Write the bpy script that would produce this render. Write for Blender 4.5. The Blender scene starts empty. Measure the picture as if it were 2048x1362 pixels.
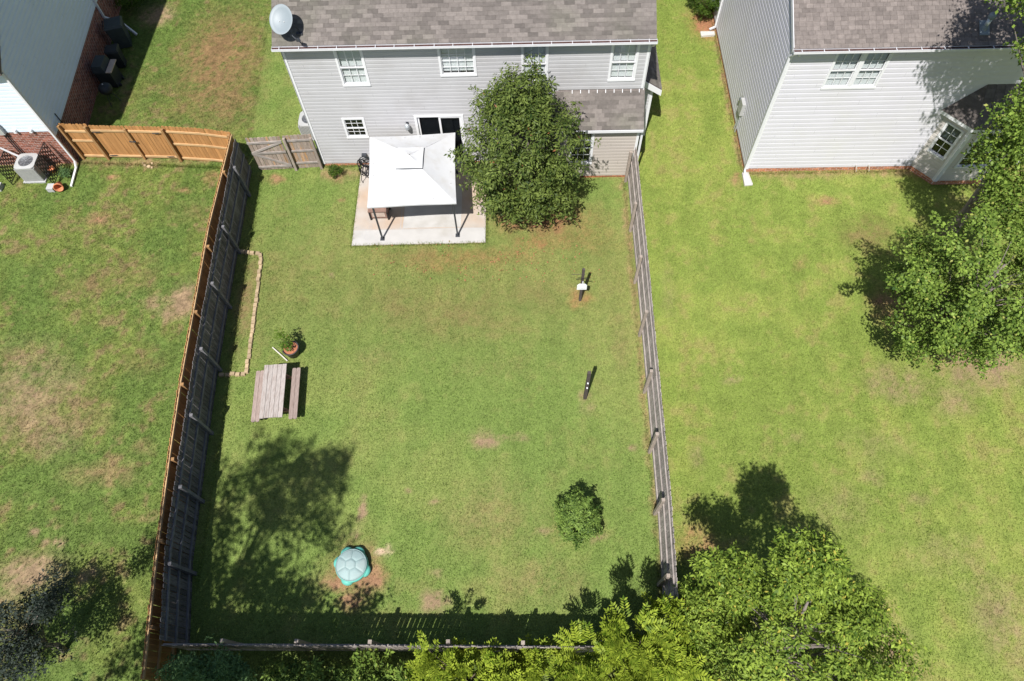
import bpy, math, random
import numpy as np
from mathutils import Vector, Matrix

random.seed(7)
RNG = np.random.default_rng(11)
S = bpy.context.scene
C = S.collection

# ------------------------------------------------------------------ camera, sky, sun, exposure
cam_d = bpy.data.cameras.new('camera')
cam = bpy.data.objects.new('camera', cam_d)
C.objects.link(cam)
cam.location = (0, 0, 21.0)
cam.rotation_euler = (0.487112, 0.0237646, -0.000325)
cam_d.sensor_width = 36.0
cam_d.lens = 36.0 * 1398.0 / 2048.0
cam_d.clip_end = 3000
S.camera = cam

SUN_T = Vector((-0.41, -1.11, 1.94)).normalized()          # towards the sun
W = bpy.data.worlds.new('World')
S.world = W
W.use_nodes = True
nt = W.node_tree
sky = nt.nodes.new('ShaderNodeTexSky')
sky.sky_type = 'NISHITA'
sky.sun_disc = False
sky.sun_elevation = math.asin(SUN_T.z)
sky.sun_rotation = math.atan2(SUN_T.x, SUN_T.y)
bg = nt.nodes['Background']
bg.inputs['Strength'].default_value = 0.07
nt.links.new(sky.outputs[0], bg.inputs[0])
sun_d = bpy.data.lights.new('sun', 'SUN')
sun_d.energy = 5.0
sun_d.angle = math.radians(0.55)
sun_d.color = (1.0, 0.972, 0.935)
sun = bpy.data.objects.new('sun', sun_d)
C.objects.link(sun)
sun.rotation_euler = (-SUN_T).to_track_quat('-Z', 'Y').to_euler()
sun.location = (-10, -25, 40)
S.view_settings.view_transform = 'Standard'
S.view_settings.look = 'None'
S.view_settings.gamma = 1
S.view_settings.use_curve_mapping = False
S.view_settings.exposure = 0.46
S.render.engine = 'CYCLES'

# ------------------------------------------------------------------ noise in numpy
def _hash(ix, iy, iz, seed):
    h = (ix * 374761393 + iy * 668265263 + iz * 2147483647 + seed * 144665) & 0xFFFFFFFF
    h = ((h ^ (h >> 13)) * 1274126177) & 0xFFFFFFFF
    h = h ^ (h >> 16)
    return (h & 0xFFFF) / 65535.0

def noise(p, seed=0):
    p = np.asarray(p, float)
    if p.shape[1] == 2:
        p = np.column_stack([p, np.zeros(len(p))])
    i = np.floor(p).astype(np.int64)
    f = p - i
    f = f * f * (3 - 2 * f)
    r = 0
    for a in (0, 1):
        for b in (0, 1):
            for c in (0, 1):
                w = (f[:, 0] if a else 1 - f[:, 0]) * (f[:, 1] if b else 1 - f[:, 1]) * (f[:, 2] if c else 1 - f[:, 2])
                r = r + w * _hash(i[:, 0] + a, i[:, 1] + b, i[:, 2] + c, seed)
    return r

def fbm(p, s, seed=0, oct=3):
    p = np.asarray(p, float)
    r, a, t = 0, 1.0, 0
    for k in range(oct):
        r = r + a * noise(p * s * 2 ** k + 31.7 * k, seed + k)
        t += a
        a *= .55
    return r / t

def sm(x, a, b):
    t = np.clip((x - a) / (b - a), 0, 1)
    return t * t * (3 - 2 * t)

# ------------------------------------------------------------------ materials
MATS = {}
def _new(name):
    m = bpy.data.materials.new(name)
    m.use_nodes = True
    n = m.node_tree.nodes
    return m, n, m.node_tree.links, n['Principled BSDF']

def mat(name, col, rough=.6, var=.12, scale=6.0, bump=0.0, bscale=60.0, metallic=0.0, rand=0.0,
        stretch=(1, 1, 1), col2=None, c2lo=.45, c2hi=.7, c2scale=1.5, spec=.35):
    """principled surface: base colour * noise * per-piece random, optional second colour in worn patches, fine bump"""
    m, n, l, b = _new(name)
    geo = n.new('ShaderNodeNewGeometry')
    mp = n.new('ShaderNodeMapping')
    mp.inputs['Scale'].default_value = stretch
    l.new(geo.outputs['Position'], mp.inputs['Vector'])
    nz = n.new('ShaderNodeTexNoise')
    nz.inputs['Scale'].default_value = scale
    nz.inputs['Detail'].default_value = 5
    l.new(mp.outputs[0], nz.inputs['Vector'])
    base = n.new('ShaderNodeRGB')
    base.outputs[0].default_value = (*col, 1)
    cur = base.outputs[0]
    if col2 is not None:
        n2 = n.new('ShaderNodeTexNoise')
        n2.inputs['Scale'].default_value = c2scale
        n2.inputs['Detail'].default_value = 6
        l.new(mp.outputs[0], n2.inputs['Vector'])
        r2 = n.new('ShaderNodeMapRange')
        r2.inputs[1].default_value = c2lo
        r2.inputs[2].default_value = c2hi
        l.new(n2.outputs['Fac'], r2.inputs[0])
        mx = n.new('ShaderNodeMix')
        mx.data_type = 'RGBA'
        l.new(r2.outputs[0], mx.inputs[0])
        l.new(cur, mx.inputs[6])
        mx.inputs[7].default_value = (*col2, 1)
        cur = mx.outputs[2]
    mr = n.new('ShaderNodeMapRange')
    mr.inputs[1].default_value = .25
    mr.inputs[2].default_value = .75
    mr.inputs[3].default_value = 1 - var
    mr.inputs[4].default_value = 1 + var
    l.new(nz.outputs['Fac'], mr.inputs[0])
    fac = mr.outputs[0]
    if rand:
        oi = n.new('ShaderNodeObjectInfo')
        ad = n.new('ShaderNodeMath'); ad.operation = 'ADD'
        l.new(oi.outputs['Random'], ad.inputs[0])
        l.new(geo.outputs['Random Per Island'], ad.inputs[1])
        fr = n.new('ShaderNodeMath'); fr.operation = 'FRACT'
        l.new(ad.outputs[0], fr.inputs[0])
        m2 = n.new('ShaderNodeMapRange')
        m2.inputs[3].default_value = 1 - rand
        m2.inputs[4].default_value = 1 + rand
        l.new(fr.outputs[0], m2.inputs[0])
        mu = n.new('ShaderNodeMath'); mu.operation = 'MULTIPLY'
        l.new(fac, mu.inputs[0]); l.new(m2.outputs[0], mu.inputs[1])
        fac = mu.outputs[0]
    vm = n.new('ShaderNodeVectorMath'); vm.operation = 'SCALE'
    l.new(cur, vm.inputs[0]); l.new(fac, vm.inputs['Scale'])
    l.new(vm.outputs[0], b.inputs['Base Color'])
    b.inputs['Roughness'].default_value = rough
    b.inputs['Metallic'].default_value = metallic
    b.inputs['Specular IOR Level'].default_value = spec
    if bump:
        nb = n.new('ShaderNodeTexNoise')
        nb.inputs['Scale'].default_value = bscale
        nb.inputs['Detail'].default_value = 4
        l.new(mp.outputs[0], nb.inputs['Vector'])
        bp = n.new('ShaderNodeBump')
        bp.inputs['Strength'].default_value = bump
        bp.inputs['Distance'].default_value = .02
        l.new(nb.outputs['Fac'], bp.inputs['Height'])
        l.new(bp.outputs[0], b.inputs['Normal'])
    MATS[name] = m
    return m

def leaf_mat(name, c1, c2, c3=None, trans=.35, c3p=.04, rough=.5):
    m, n, l, b = _new(name)
    geo = n.new('ShaderNodeNewGeometry')
    nz = n.new('ShaderNodeTexNoise')
    nz.inputs['Scale'].default_value = 1.7
    nz.inputs['Detail'].default_value = 3
    l.new(geo.outputs['Position'], nz.inputs['Vector'])
    a = n.new('ShaderNodeMath'); a.operation = 'MULTIPLY_ADD'
    l.new(geo.outputs['Random Per Island'], a.inputs[0])
    a.inputs[1].default_value = .62
    l.new(nz.outputs['Fac'], a.inputs[2])
    mr = n.new('ShaderNodeMapRange')
    mr.inputs[1].default_value = .4
    mr.inputs[2].default_value = 1.2
    l.new(a.outputs[0], mr.inputs[0])
    ramp = n.new('ShaderNodeValToRGB')
    e = ramp.color_ramp.elements
    e[0].position = 0; e[0].color = (*c1, 1)
    e[1].position = 1; e[1].color = (*c2, 1)
    l.new(mr.outputs[0], ramp.inputs[0])
    cur = ramp.outputs[0]
    if c3:
        gt = n.new('ShaderNodeMath'); gt.operation = 'LESS_THAN'
        l.new(geo.outputs['Random Per Island'], gt.inputs[0]); gt.inputs[1].default_value = c3p
        mx = n.new('ShaderNodeMix'); mx.data_type = 'RGBA'
        l.new(gt.outputs[0], mx.inputs[0]); l.new(cur, mx.inputs[6]); mx.inputs[7].default_value = (*c3, 1)
        cur = mx.outputs[2]
    l.new(cur, b.inputs['Base Color'])
    b.inputs['Roughness'].default_value = rough
    b.inputs['Specular IOR Level'].default_value = .12
    tr = n.new('ShaderNodeBsdfTranslucent')
    hs = n.new('ShaderNodeMix'); hs.data_type = 'RGBA'; hs.blend_type = 'MULTIPLY'
    hs.inputs[0].default_value = 1
    l.new(cur, hs.inputs[6]); hs.inputs[7].default_value = (1.5, 1.35, .6, 1)
    l.new(hs.outputs[2], tr.inputs[0])
    ms = n.new('ShaderNodeMixShader'); ms.inputs[0].default_value = trans
    l.new(b.outputs[0], ms.inputs[1]); l.new(tr.outputs[0], ms.inputs[2])
    l.new(ms.outputs[0], n['Material Output'].inputs[0])
    MATS[name] = m
    return m

def tint_mat(name, blade):
    m, n, l, b = _new(name)
    at = n.new('ShaderNodeAttribute'); at.attribute_name = 'tint'
    cur = at.outputs['Color']
    geo = n.new('ShaderNodeNewGeometry')
    if not blade:
        nz = n.new('ShaderNodeTexNoise'); nz.inputs['Scale'].default_value = 26; nz.inputs['Detail'].default_value = 6
        nz.inputs['Roughness'].default_value = .7
        l.new(geo.outputs['Position'], nz.inputs['Vector'])
        mr = n.new('ShaderNodeMapRange')
        mr.inputs[1].default_value = .3; mr.inputs[2].default_value = .7; mr.inputs[3].default_value = .55; mr.inputs[4].default_value = 1.4
        l.new(nz.outputs['Fac'], mr.inputs[0])
        vm = n.new('ShaderNodeVectorMath'); vm.operation = 'SCALE'
        l.new(cur, vm.inputs[0]); l.new(mr.outputs[0], vm.inputs['Scale'])
        cur = vm.outputs[0]
        bp = n.new('ShaderNodeBump'); bp.inputs['Strength'].default_value = .6; bp.inputs['Distance'].default_value = .03
        l.new(nz.outputs['Fac'], bp.inputs['Height']); l.new(bp.outputs[0], b.inputs['Normal'])
    l.new(cur, b.inputs['Base Color'])
    b.inputs['Roughness'].default_value = .75
    b.inputs['Specular IOR Level'].default_value = .15
    if blade:
        tr = n.new('ShaderNodeBsdfTranslucent'); l.new(cur, tr.inputs[0])
        ms = n.new('ShaderNodeMixShader'); ms.inputs[0].default_value = .4
        l.new(b.outputs[0], ms.inputs[1]); l.new(tr.outputs[0], ms.inputs[2])
        l.new(ms.outputs[0], n['Material Output'].inputs[0])
    MATS[name] = m
    return m

def glass_mat(name, tint=(.75, .8, .8), base=.06):
    m, n, l, b = _new(name)
    t = n.new('ShaderNodeBsdfTransparent'); t.inputs[0].default_value = (*tint, 1)
    g = n.new('ShaderNodeBsdfGlossy'); g.inputs['Roughness'].default_value = .03
    f = n.new('ShaderNodeLayerWeight')
    pw = n.new('ShaderNodeMath'); pw.operation = 'POWER'; pw.inputs[1].default_value = 4
    l.new(f.outputs['Facing'], pw.inputs[0])
    ad = n.new('ShaderNodeMath'); ad.operation = 'MULTIPLY_ADD'; ad.inputs[1].default_value = .6; ad.inputs[2].default_value = base
    l.new(pw.outputs[0], ad.inputs[0])
    ms = n.new('ShaderNodeMixShader')
    l.new(ad.outputs[0], ms.inputs[0]); l.new(t.outputs[0], ms.inputs[1]); l.new(g.outputs[0], ms.inputs[2])
    l.new(ms.outputs[0], n['Material Output'].inputs[0])
    MATS[name] = m
    return m

mat('siding_grey', (.45, .445, .455), .55, .04, 1.2, .05, 40, col2=(.40, .39, .39), c2lo=.5, c2hi=.75, c2scale=.9)
mat('siding_beige', (.44, .395, .355), .55, .04, 1.2)
mat('siding_white', (.60, .588, .63), .5, .03, 1.2, col2=(.585, .575, .585), c2lo=.5, c2hi=.75, c2scale=.8)
mat('siding_bay', (.55, .51, .48), .5, .03, 1.2)
mat('siding_left', (.66, .73, .83), .5, .03, 1.5)
mat('trim_white', (.70, .70, .715), .4, .03, 5)
mat('gutter_white', (.66, .66, .68), .35, .05, 4, col2=(.6, .58, .55), c2lo=.62, c2hi=.8, c2scale=5)
mat('gutter_inside', (.07, .035, .03), .9, .4, 12)
mat('shingle_main', (.16, .14, .127), .95, .16, 9, .5, 220, rand=.30, col2=(.15, .14, .115), c2lo=.5, c2hi=.75, c2scale=.7)
mat('shingle_right', (.178, .152, .138), .95, .18, 9, .5, 220, rand=.2)
mat('shingle_dark', (.14, .12, .11), .95, .18, 9, .5, 220, rand=.2)
mat('brick', (.40, .155, .075), .85, .2, 14, .3, 90, rand=.3)
mat('brick_dark', (.235, .085, .055), .85, .2, 14, .3, 90, rand=.35)
mat('mortar', (.55, .50, .46), .95, .15, 20, .2)
mat('red_clay_base', (.46, .19, .09), .95, .2, 10, .3, 70)
mat('dark_inside', (.03, .03, .034), .9, .1)
mat('blind', (.72, .74, .72), .5, .04, 8)
mat('curtain', (.3, .3, .3), .8, .15, 9)
mat('wood_grey', (.30, .262, .235), .85, .3, 5, .5, 30, rand=.22, stretch=(9, 9, 1.0), col2=(.19, .16, .14), c2lo=.5, c2hi=.68, c2scale=3)
mat('wood_shaded', (.135, .125, .125), .85, .35, 5, .5, 30, rand=.3, stretch=(9, 9, 1.0), col2=(.085, .078, .08), c2lo=.5, c2hi=.68, c2scale=3)  # left fence pickets: same wood as the right fence, shade painted into the colour
mat('wood_shaded_rail', (.165, .16, .168), .85, .25, 6, .4, 30, rand=.12)  # left fence rails and posts, darkened to paint in their shade
mat('wood_sunlit', (.37, .325, .30), .85, .3, 5, .5, 30, rand=.22, stretch=(9, 9, 1.0), col2=(.30, .26, .235), c2lo=.5, c2hi=.68, c2scale=3)  # right fence pickets: same wood, lightened to paint in the sunlight
mat('wood_grey_rail', (.30, .265, .24), .85, .25, 6, .4, 30, rand=.12)
mat('wood_grey_post', (.30, .25, .21), .85, .3, 6, .4, 30, rand=.12, stretch=(8, 8, 1))
mat('wood_gate', (.33, .265, .22), .85, .3, 5, .5, 30, rand=.2, stretch=(9, 9, 1.0), col2=(.5, .27, .11), c2lo=.56, c2hi=.72, c2scale=.8)
mat('cedar', (.43, .215, .08), .7, .16, 4, .3, 30, rand=.14, stretch=(8, 8, .8), col2=(.33, .155, .05), c2lo=.5, c2hi=.7, c2scale=2)
mat('cedar_rail', (.50, .325, .165), .7, .14, 5, .2, 30, rand=.1)
mat('cedar_post', (.32, .18, .075), .75, .2, 5, .3, 30, rand=.1, stretch=(8, 8, 1))
mat('table_wood', (.40, .355, .325), .8, .22, 5, .4, 40, rand=.14, stretch=(10, 1.1, 10), col2=(.31, .255, .225), c2lo=.48, c2hi=.66, c2scale=3.2)
mat('bench_wood', (.31, .24, .21), .8, .2, 5, .4, 40, rand=.1, stretch=(10, 1.1, 10), col2=(.25, .185, .16), c2lo=.48, c2hi=.66, c2scale=3.2)
mat('table_leg', (.34, .19, .12), .8, .2, 6)
mat('concrete', (.41, .365, .32), .9, .07, 3, .15, 90, col2=(.42, .315, .235), c2lo=.45, c2hi=.66, c2scale=.7)
mat('concrete_pale', (.44, .425, .405), .9, .06, 3, .1, 90, col2=(.38, .36, .33), c2lo=.5, c2hi=.7, c2scale=1.2)
mat('concrete_block', (.4, .4, .4), .9, .1, 9, .2)
mat('splash_concrete', (.5, .48, .45), .9, .1, 9, .2)
mat('canopy', (.53, .535, .545), .8, .03, 2.0, .3, 5, col2=(.49, .485, .475), c2lo=.5, c2hi=.72, c2scale=2.5)
mat('canopy_vent', (.72, .72, .71), .8, .03, 3.0)
mat('steel_dark', (.06, .065, .075), .5, .15, 9, metallic=.3)
mat('black_iron', (.012, .012, .013), .5, .1, 9)
mat('black_plastic', (.02, .024, .028), .55, .15, 4)
mat('bin_grey', (.035, .045, .05), .5, .15, 4)
mat('brown_metal', (.22, .135, .105), .6, .3, 8)
mat('cushion', (.45, .36, .30), .9, .1, 8)
mat('dish_grey', (.215, .25, .27), .45, .05, 3)
mat('ac_grey', (.42, .42, .41), .5, .06, 4, metallic=.1)
mat('ac_dark', (.075, .075, .082), .6, .15, 8)
mat('turtle_green', (.12, .43, .36), .5, .08, 3)
mat('turtle_lid', (.27, .365, .36), .6, .07, 3, col2=(.31, .38, .37), c2lo=.45, c2hi=.65, c2scale=2)
mat('turtle_groove', (.20, .285, .28), .65, .07, 3)
mat('terracotta', (.55, .20, .09), .85, .2, 8, col2=(.38, .17, .11), c2lo=.5, c2hi=.7, c2scale=6)
mat('pot_dark', (.05, .043, .045), .55, .2, 6)
mat('soil', (.36, .14, .075), .95, .3, 14, .6, 40)
mat('edging_stone', (.40, .30, .185), .9, .16, 9, .4, 50, rand=.2)
mat('stick', (.6, .57, .5), .7, .1, 8)
mat('post_dark', (.075, .06, .055), .85, .3, 6, .4, 30, stretch=(8, 8, 1))
mat('board_white', (.82, .83, .85), .45, .03, 5)
mat('grey_print', (.35, .36, .38), .6, .05, 5)
mat('galvanised', (.5, .53, .55), .35, .1, 6, metallic=.5)
mat('meter_glass', (.25, .27, .28), .12, .1, 5, metallic=.6)
mat('bark_grey', (.19, .16, .14), .9, .3, 9, .6, 30, stretch=(3, 3, 1))
mat('bark_brown', (.14, .10, .075), .9, .3, 9, .6, 30, stretch=(3, 3, 1))
mat('brass', (.55, .5, .42), .4, .1, 5, metallic=.5)
mat('mulch', (.22, .12, .07), .95, .35, 16, .7, 40)
glass_mat('glass', (.935, .948, .952), .06)
glass_mat('glass_dark', (.55, .58, .6), .05)
tint_mat('lawn_soil', False)
tint_mat('grass_blade', True)
leaf_mat('leaf_bay', (.015, .034, .006), (.155, .20, .045), (.20, .08, .03), .1, .002, .5)
leaf_mat('leaf_maple', (.025, .06, .008), (.22, .31, .055), (.30, .32, .08), .13, .03)
leaf_mat('leaf_maple_red', (.03, .07, .008), (.28, .37, .055), (.38, .34, .06), .14, .02)
leaf_mat('leaf_yellowgreen', (.06, .11, .008), (.33, .40, .045), None, .2)
leaf_mat('leaf_deep', (.05, .11, .045), (.18, .29, .11), None, .3)
leaf_mat('leaf_bush', (.02, .052, .009), (.20, .29, .06), None, .12)
leaf_mat('leaf_box', (.022, .055, .006), (.085, .135, .018), None, .25)
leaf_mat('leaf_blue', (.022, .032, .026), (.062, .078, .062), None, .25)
leaf_mat('leaf_pot', (.05, .11, .012), (.16, .24, .035), (.3, .26, .08), .35, .05)

# ------------------------------------------------------------------ mesh building
ORG = {}
def setp(o, label=None, cat=None, group=None, kind=None):
    if label: o['label'] = label
    if cat: o['category'] = cat
    if group: o['group'] = group
    if kind: o['kind'] = kind
    return o

def thing(name, loc, label, cat, group=None):
    o = bpy.data.objects.new(name, None)
    o.empty_display_size = .2
    C.objects.link(o)
    o.location = loc
    ORG[o] = Vector(loc)
    return setp(o, label, cat, group)

def link(name, me, parent=None, loc=None):
    o = bpy.data.objects.new(name, me)
    C.objects.link(o)
    if parent is not None:
        o.parent = parent
        ORG[o] = ORG[parent]
    else:
        ORG[o] = Vector((0, 0, 0))
    if loc is not None:
        o.location = Vector(loc)
    return o

class Fr:
    """a wall plane: a along u, b up, d outwards along n"""
    def __init__(s, o, u, n, v=(0, 0, 1)):
        s.o, s.u, s.n, s.v = Vector(o), Vector(u).normalized(), Vector(n).normalized(), Vector(v).normalized()
    def P(s, a, b, d=0.0):
        return s.o + s.u * a + s.v * b + s.n * d

WORLD = Fr((0, 0, 0), (1, 0, 0), (0, 1, 0))

class MB:
    def __init__(s):
        s.v, s.f = [], []
    def quad(s, *p):
        i = len(s.v)
        s.v += [tuple(q) for q in p]
        s.f.append(tuple(range(i, i + len(p))))
        return s
    def hexa(s, p):
        i = len(s.v)
        s.v += [tuple(q) for q in p]
        for f in ((0, 3, 2, 1), (4, 5, 6, 7), (0, 1, 5, 4), (1, 2, 6, 5), (2, 3, 7, 6), (3, 0, 4, 7)):
            s.f.append(tuple(i + k for k in f))
        return s
    def bf(s, fr, a0, a1, b0, b1, d0, d1):
        P = fr.P
        return s.hexa([P(a0, b0, d0), P(a1, b0, d0), P(a1, b0, d1), P(a0, b0, d1), P(a0, b1, d0), P(a1, b1, d0), P(a1, b1, d1), P(a0, b1, d1)])
    def box(s, x0, x1, y0, y1, z0, z1):
        return s.hexa([(x0, y0, z0), (x1, y0, z0), (x1, y1, z0), (x0, y1, z0), (x0, y0, z1), (x1, y0, z1), (x1, y1, z1), (x0, y1, z1)])
    def bar(s, p, q, w, h, up=(0, 0, 1)):
        """square bar from p to q; w across, h along 'up'"""
        p, q = Vector(p), Vector(q)
        d = (q - p).normalized()
        r = d.cross(Vector(up))
        if r.length < 1e-4: r = d.cross(Vector((1, 0, 0)))
        r.normalize()
        t = r.cross(d).normalized()
        r = r * (w / 2); t = t * (h / 2)
        return s.hexa([p - r - t, p + r - t, q + r - t, q - r - t, p - r + t, p + r + t, q + r + t, q - r + t])
    def tube(s, pts, rad, n=6, cap=True):
        pts = [Vector(p) for p in pts]
        if not hasattr(rad, '__len__'): rad = [rad] * len(pts)
        base = len(s.v)
        ref = None
        for i, p in enumerate(pts):
            d = (pts[min(i + 1, len(pts) - 1)] - pts[max(i - 1, 0)])
            if d.length < 1e-9: d = Vector((0, 0, 1))
            d.normalize()
            if ref is None:
                ref = d.cross(Vector((0.3, 0.9, 0.2)))
                if ref.length < .1: ref = d.cross(Vector((1, 0, 0)))
            ref = (ref - d * ref.dot(d)).normalized()
            b2 = d.cross(ref)
            for k in range(n):
                a = 2 * math.pi * k / n
                s.v.append(tuple(p + (ref * math.cos(a) + b2 * math.sin(a)) * rad[i]))
        for i in range(len(pts) - 1):
            for k in range(n):
                k2 = (k + 1) % n
                s.f.append((base + i * n + k, base + i * n + k2, base + (i + 1) * n + k2, base + (i + 1) * n + k))
        if cap:
            s.f.append(tuple(base + k for k in reversed(range(n))))
            s.f.append(tuple(base + (len(pts) - 1) * n + k for k in range(n)))
        return s
    def lathe(s, prof, c=(0, 0, 0), n=24, M=None, sx=1, sy=1):
        base = len(s.v)
        c = Vector(c)
        for r, z in prof:
            for k in range(n):
                a = 2 * math.pi * k / n
                p = Vector((r * math.cos(a) * sx, r * math.sin(a) * sy, z))
                if M is not None: p = M @ p
                s.v.append(tuple(p + c))
        for i in range(len(prof) - 1):
            for k in range(n):
                k2 = (k + 1) % n
                s.f.append((base + i * n + k, base + i * n + k2, base + (i + 1) * n + k2, base + (i + 1) * n + k))
        s.f.append(tuple(base + k for k in reversed(range(n))))
        s.f.append(tuple(base + (len(prof) - 1) * n + k for k in range(n)))
        return s
    def prism(s, fr, poly, d0, d1):
        i = len(s.v); n = len(poly)
        s.v += [tuple(fr.P(a, b, d0)) for a, b in poly] + [tuple(fr.P(a, b, d1)) for a, b in poly]
        s.f.append(tuple(i + k for k in reversed(range(n))))
        s.f.append(tuple(i + n + k for k in range(n)))
        for k in range(n):
            k2 = (k + 1) % n
            s.f.append((i + k, i + k2, i + n + k2, i + n + k))
        return s
    def mesh(s, name, m, o=(0, 0, 0), smooth=False):
        me = bpy.data.meshes.new(name)
        o = Vector(o)
        me.from_pydata([(x - o.x, y - o.y, z - o.z) for x, y, z in s.v], [], s.f)
        if m: me.materials.append(MATS[m])
        if smooth: me.polygons.foreach_set('use_smooth', [True] * len(me.polygons))
        me.update()
        return me
    def build(s, name, m, parent=None, smooth=False, kind=None):
        o = ORG[parent] if parent is not None else Vector((0, 0, 0))
        ob = link(name, s.mesh(name, m, o, smooth), parent)
        if kind: ob['kind'] = kind
        return ob

def np_mesh(name, verts, faces_n, nper, m, o=(0, 0, 0)):
    """verts (N,3), all faces use nper consecutive verts"""
    verts = np.asarray(verts, np.float32) - np.asarray(o, np.float32)
    me = bpy.data.meshes.new(name)
    nv = len(verts); nf = nv // nper
    me.vertices.add(nv)
    me.vertices.foreach_set('co', verts.ravel())
    me.loops.add(nv)
    me.loops.foreach_set('vertex_index', np.arange(nv, dtype=np.int32))
    me.polygons.add(nf)
    me.polygons.foreach_set('loop_start', np.arange(0, nv, nper, dtype=np.int32))
    me.update(calc_edges=True)
    if m: me.materials.append(MATS[m])
    return me

# ------------------------------------------------------------------ lawn colours
# bare earth and worn spots: x, y, radius x, radius y, strength, colour key
RED = (.18, .112, .065); TAN = (.165, .128, .078); BRN = (.115, .088, .042); DRY = (.155, .115, .062)
SPOTS = [
    (-1.35, 7.57, .42, .30, .8, TAN), (-.25, 7.68, .34, .16, .75, TAN), (-.75, 7.75, .3, .12, .5, TAN),
    (-5.02, 5.35, .13, .42, 1.0, TAN), (-5.15, 4.65, .16, .2, .5, TAN), (-5.13, 3.78, .74, .66, 1.0, RED),
    (-5.65, 3.33, .5, .3, 1.0, RED), (-4.72, 3.3, .55, .42, .9, RED), (-5.05, 2.75, .45, .32, .9, RED), (-4.3, 4.2, .22, .16, .9, (.4, .3, .24)),
    (-2.7, 2.72, .36, .26, .95, TAN), (-2.75, 3.5, .2, .15, .5, TAN), (-2.9, 5.6, .2, .12, .6, TAN), (-3.7, 5.9, .16, .1, .6, TAN),
    (.5, 4.72, .3, .16, .5, TAN), (1.98, 4.55, .42, .16, .6, TAN), (1.4, 5.0, .8, .6, .5, RED), (3.36, 7.28, .22, .12, .7, TAN),
    (1.88, 12.75, .4, .4, .7, (.20, .115, .055)), (1.9, 9.0, .22, .3, .6, TAN), (1.95, 8.6, .4, .3, .35, TAN),
    (-7.39, 18.5, .42, .34, .85, RED), (-6.95, 17.3, .2, .16, .6, RED), (-9.7, 18.4, .25, .25, .8, RED), (-7.0, 13.9, .12, .1, .6, TAN),
    (-9.9, 12.6, .35, 1.3, .7, (.13, .10, .05)), (-10.0, 14.2, .3, .7, .45, (.13, .10, .05)), (-9.9, 11.0, .3, .7, .35, (.13, .10, .05)),
    (.5, 16.4, 1.9, 1.0, .9, (.15, .09, .045)), (.6, 15.2, 1.1, .35, .45, (.17, .095, .045)),
    (-2.6, 14.45, 1.7, .55, .45, (.17, .10, .045)), (-.6, 14.7, 1.5, .5, .4, (.16, .10, .045)), (2.4, 15.3, 1.4, 1.0, .35, (.15, .105, .045)),
    (-4.3, 14.7, 1.5, .5, .4, (.14, .10, .045)), (-4.5, 12.6, 1.4, 1.0, .3, BRN), (-2.2, 12.0, 2.2, 1.2, .32, BRN), (.2, 12.9, 1.4, .8, .3, BRN),
    (-5.2, 10.6, 1.0, .5, .25, DRY), (-1.0, 10.0, 2.0, 1.0, .18, DRY), (-1.2, 5.2, 2.0, 1.6, .3, DRY), (.3, 3.3, 1.6, .8, .35, DRY), (3.2, 11.0, .6, 1.6, .25, DRY),
    # left yard
    (-12.2, 12.9, .55, .8, 1.0, TAN), (-12.55, 12.3, .5, .35, .7, TAN), (-13.2, 12.8, .4, .4, .45, TAN),
    (-16.6, 9.3, 2.0, 1.3, .6, TAN), (-15.6, 7.9, 1.5, .8, .55, TAN), (-17.2, 10.8, 1.6, .9, .35, TAN), (-14.3, 8.6, 1.0, .8, .35, DRY),
    (-15.0, 4.75, .18, .14, 1.0, TAN), (-14.05, 4.4, .2, .12, 1.0, TAN), (-14.5, 4.45, .1, .1, .8, TAN), (-14.6, 3.55, 1.1, .6, .9, TAN), (-15.2, 2.4, 1.2, .8, .6, TAN), (-12.8, 3.6, .4, .25, .6, TAN),
    (-13.3, 6.6, 1.4, .5, .5, DRY), (-12.2, 7.4, .5, .3, .45, DRY), (-14.0, 14.0, 1.0, .9, .4, BRN), (-13.0, 10.5, 1.0, .7, .35, BRN), (-15.8, 13.6, 1.2, .7, .4, BRN),
    (-16.2, 16.6, .7, .4, .6, RED), (-12.4, 18.5, .4, .25, .6, RED), (-13.3, 17.9, .4, .2, .5, RED), (-16.3, 18.7, .2, .15, .7, RED), (-12.6, 16.9, .9, .6, .35, BRN),
    (-13.4, 25.2, 1.9, 3.6, .85, (.125, .088, .042)), (-12.2, 22.5, 1.2, 2.0, .55, (.12, .09, .042)), (-16.2, 23.5, 1.0, 2.2, .25, BRN), (-16.9, 28.3, .9, .7, .9, TAN), (-17.2, 24.0, .25, .5, .5, TAN),
    # right yard
    (12.0, 9.4, 1.0, .7, .6, TAN), (14.9, 10.0, 1.6, 1.0, .8, TAN), (13.6, 8.6, .9, .6, .45, TAN), (6.7, 9.5, .32, .2, .7, TAN), (9.8, 14.1, .3, .3, .5, RED),
    (5.2, 6.9, .3, .4, .45, TAN), (5.0, 4.2, .8, .8, .6, (.19, .12, .06)), (9.3, 5.4, 1.2, .9, .3, TAN), (10.8, 7.3, 1.5, .8, .25, TAN), (12.0, 4.0, 1.6, .8, .3, TAN), (13.0, 2.2, .9, 1.4, .5, TAN), (9.9, 1.4, .6, .8, .75, TAN),
    (5.0, 13.0, .35, 1.6, .25, TAN), (12.5, 15.4, 1.2, 1.0, .5, BRN), (11.4, 16.9, .5, .25, .6, RED), (8.1, 18.0, .25, .35, .5, RED), (8.15, 27.0, .7, 1.2, .9, (.19, .10, .055)), (12.6, 12.3, .9, .8, .7, (.17, .11, .06)),
    (10.5, 6.3, .5, .35, .35, TAN), (8.4, 7.6, .4, .3, .3, TAN), (11.6, 5.6, .6, .4, .3, TAN),
]
SPOTS = [tuple(s) for s in SPOTS]

def xc(y):   # boundary between the left yard and the fenced yard
    return -10.97 + (19 - y) * .0655

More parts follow.
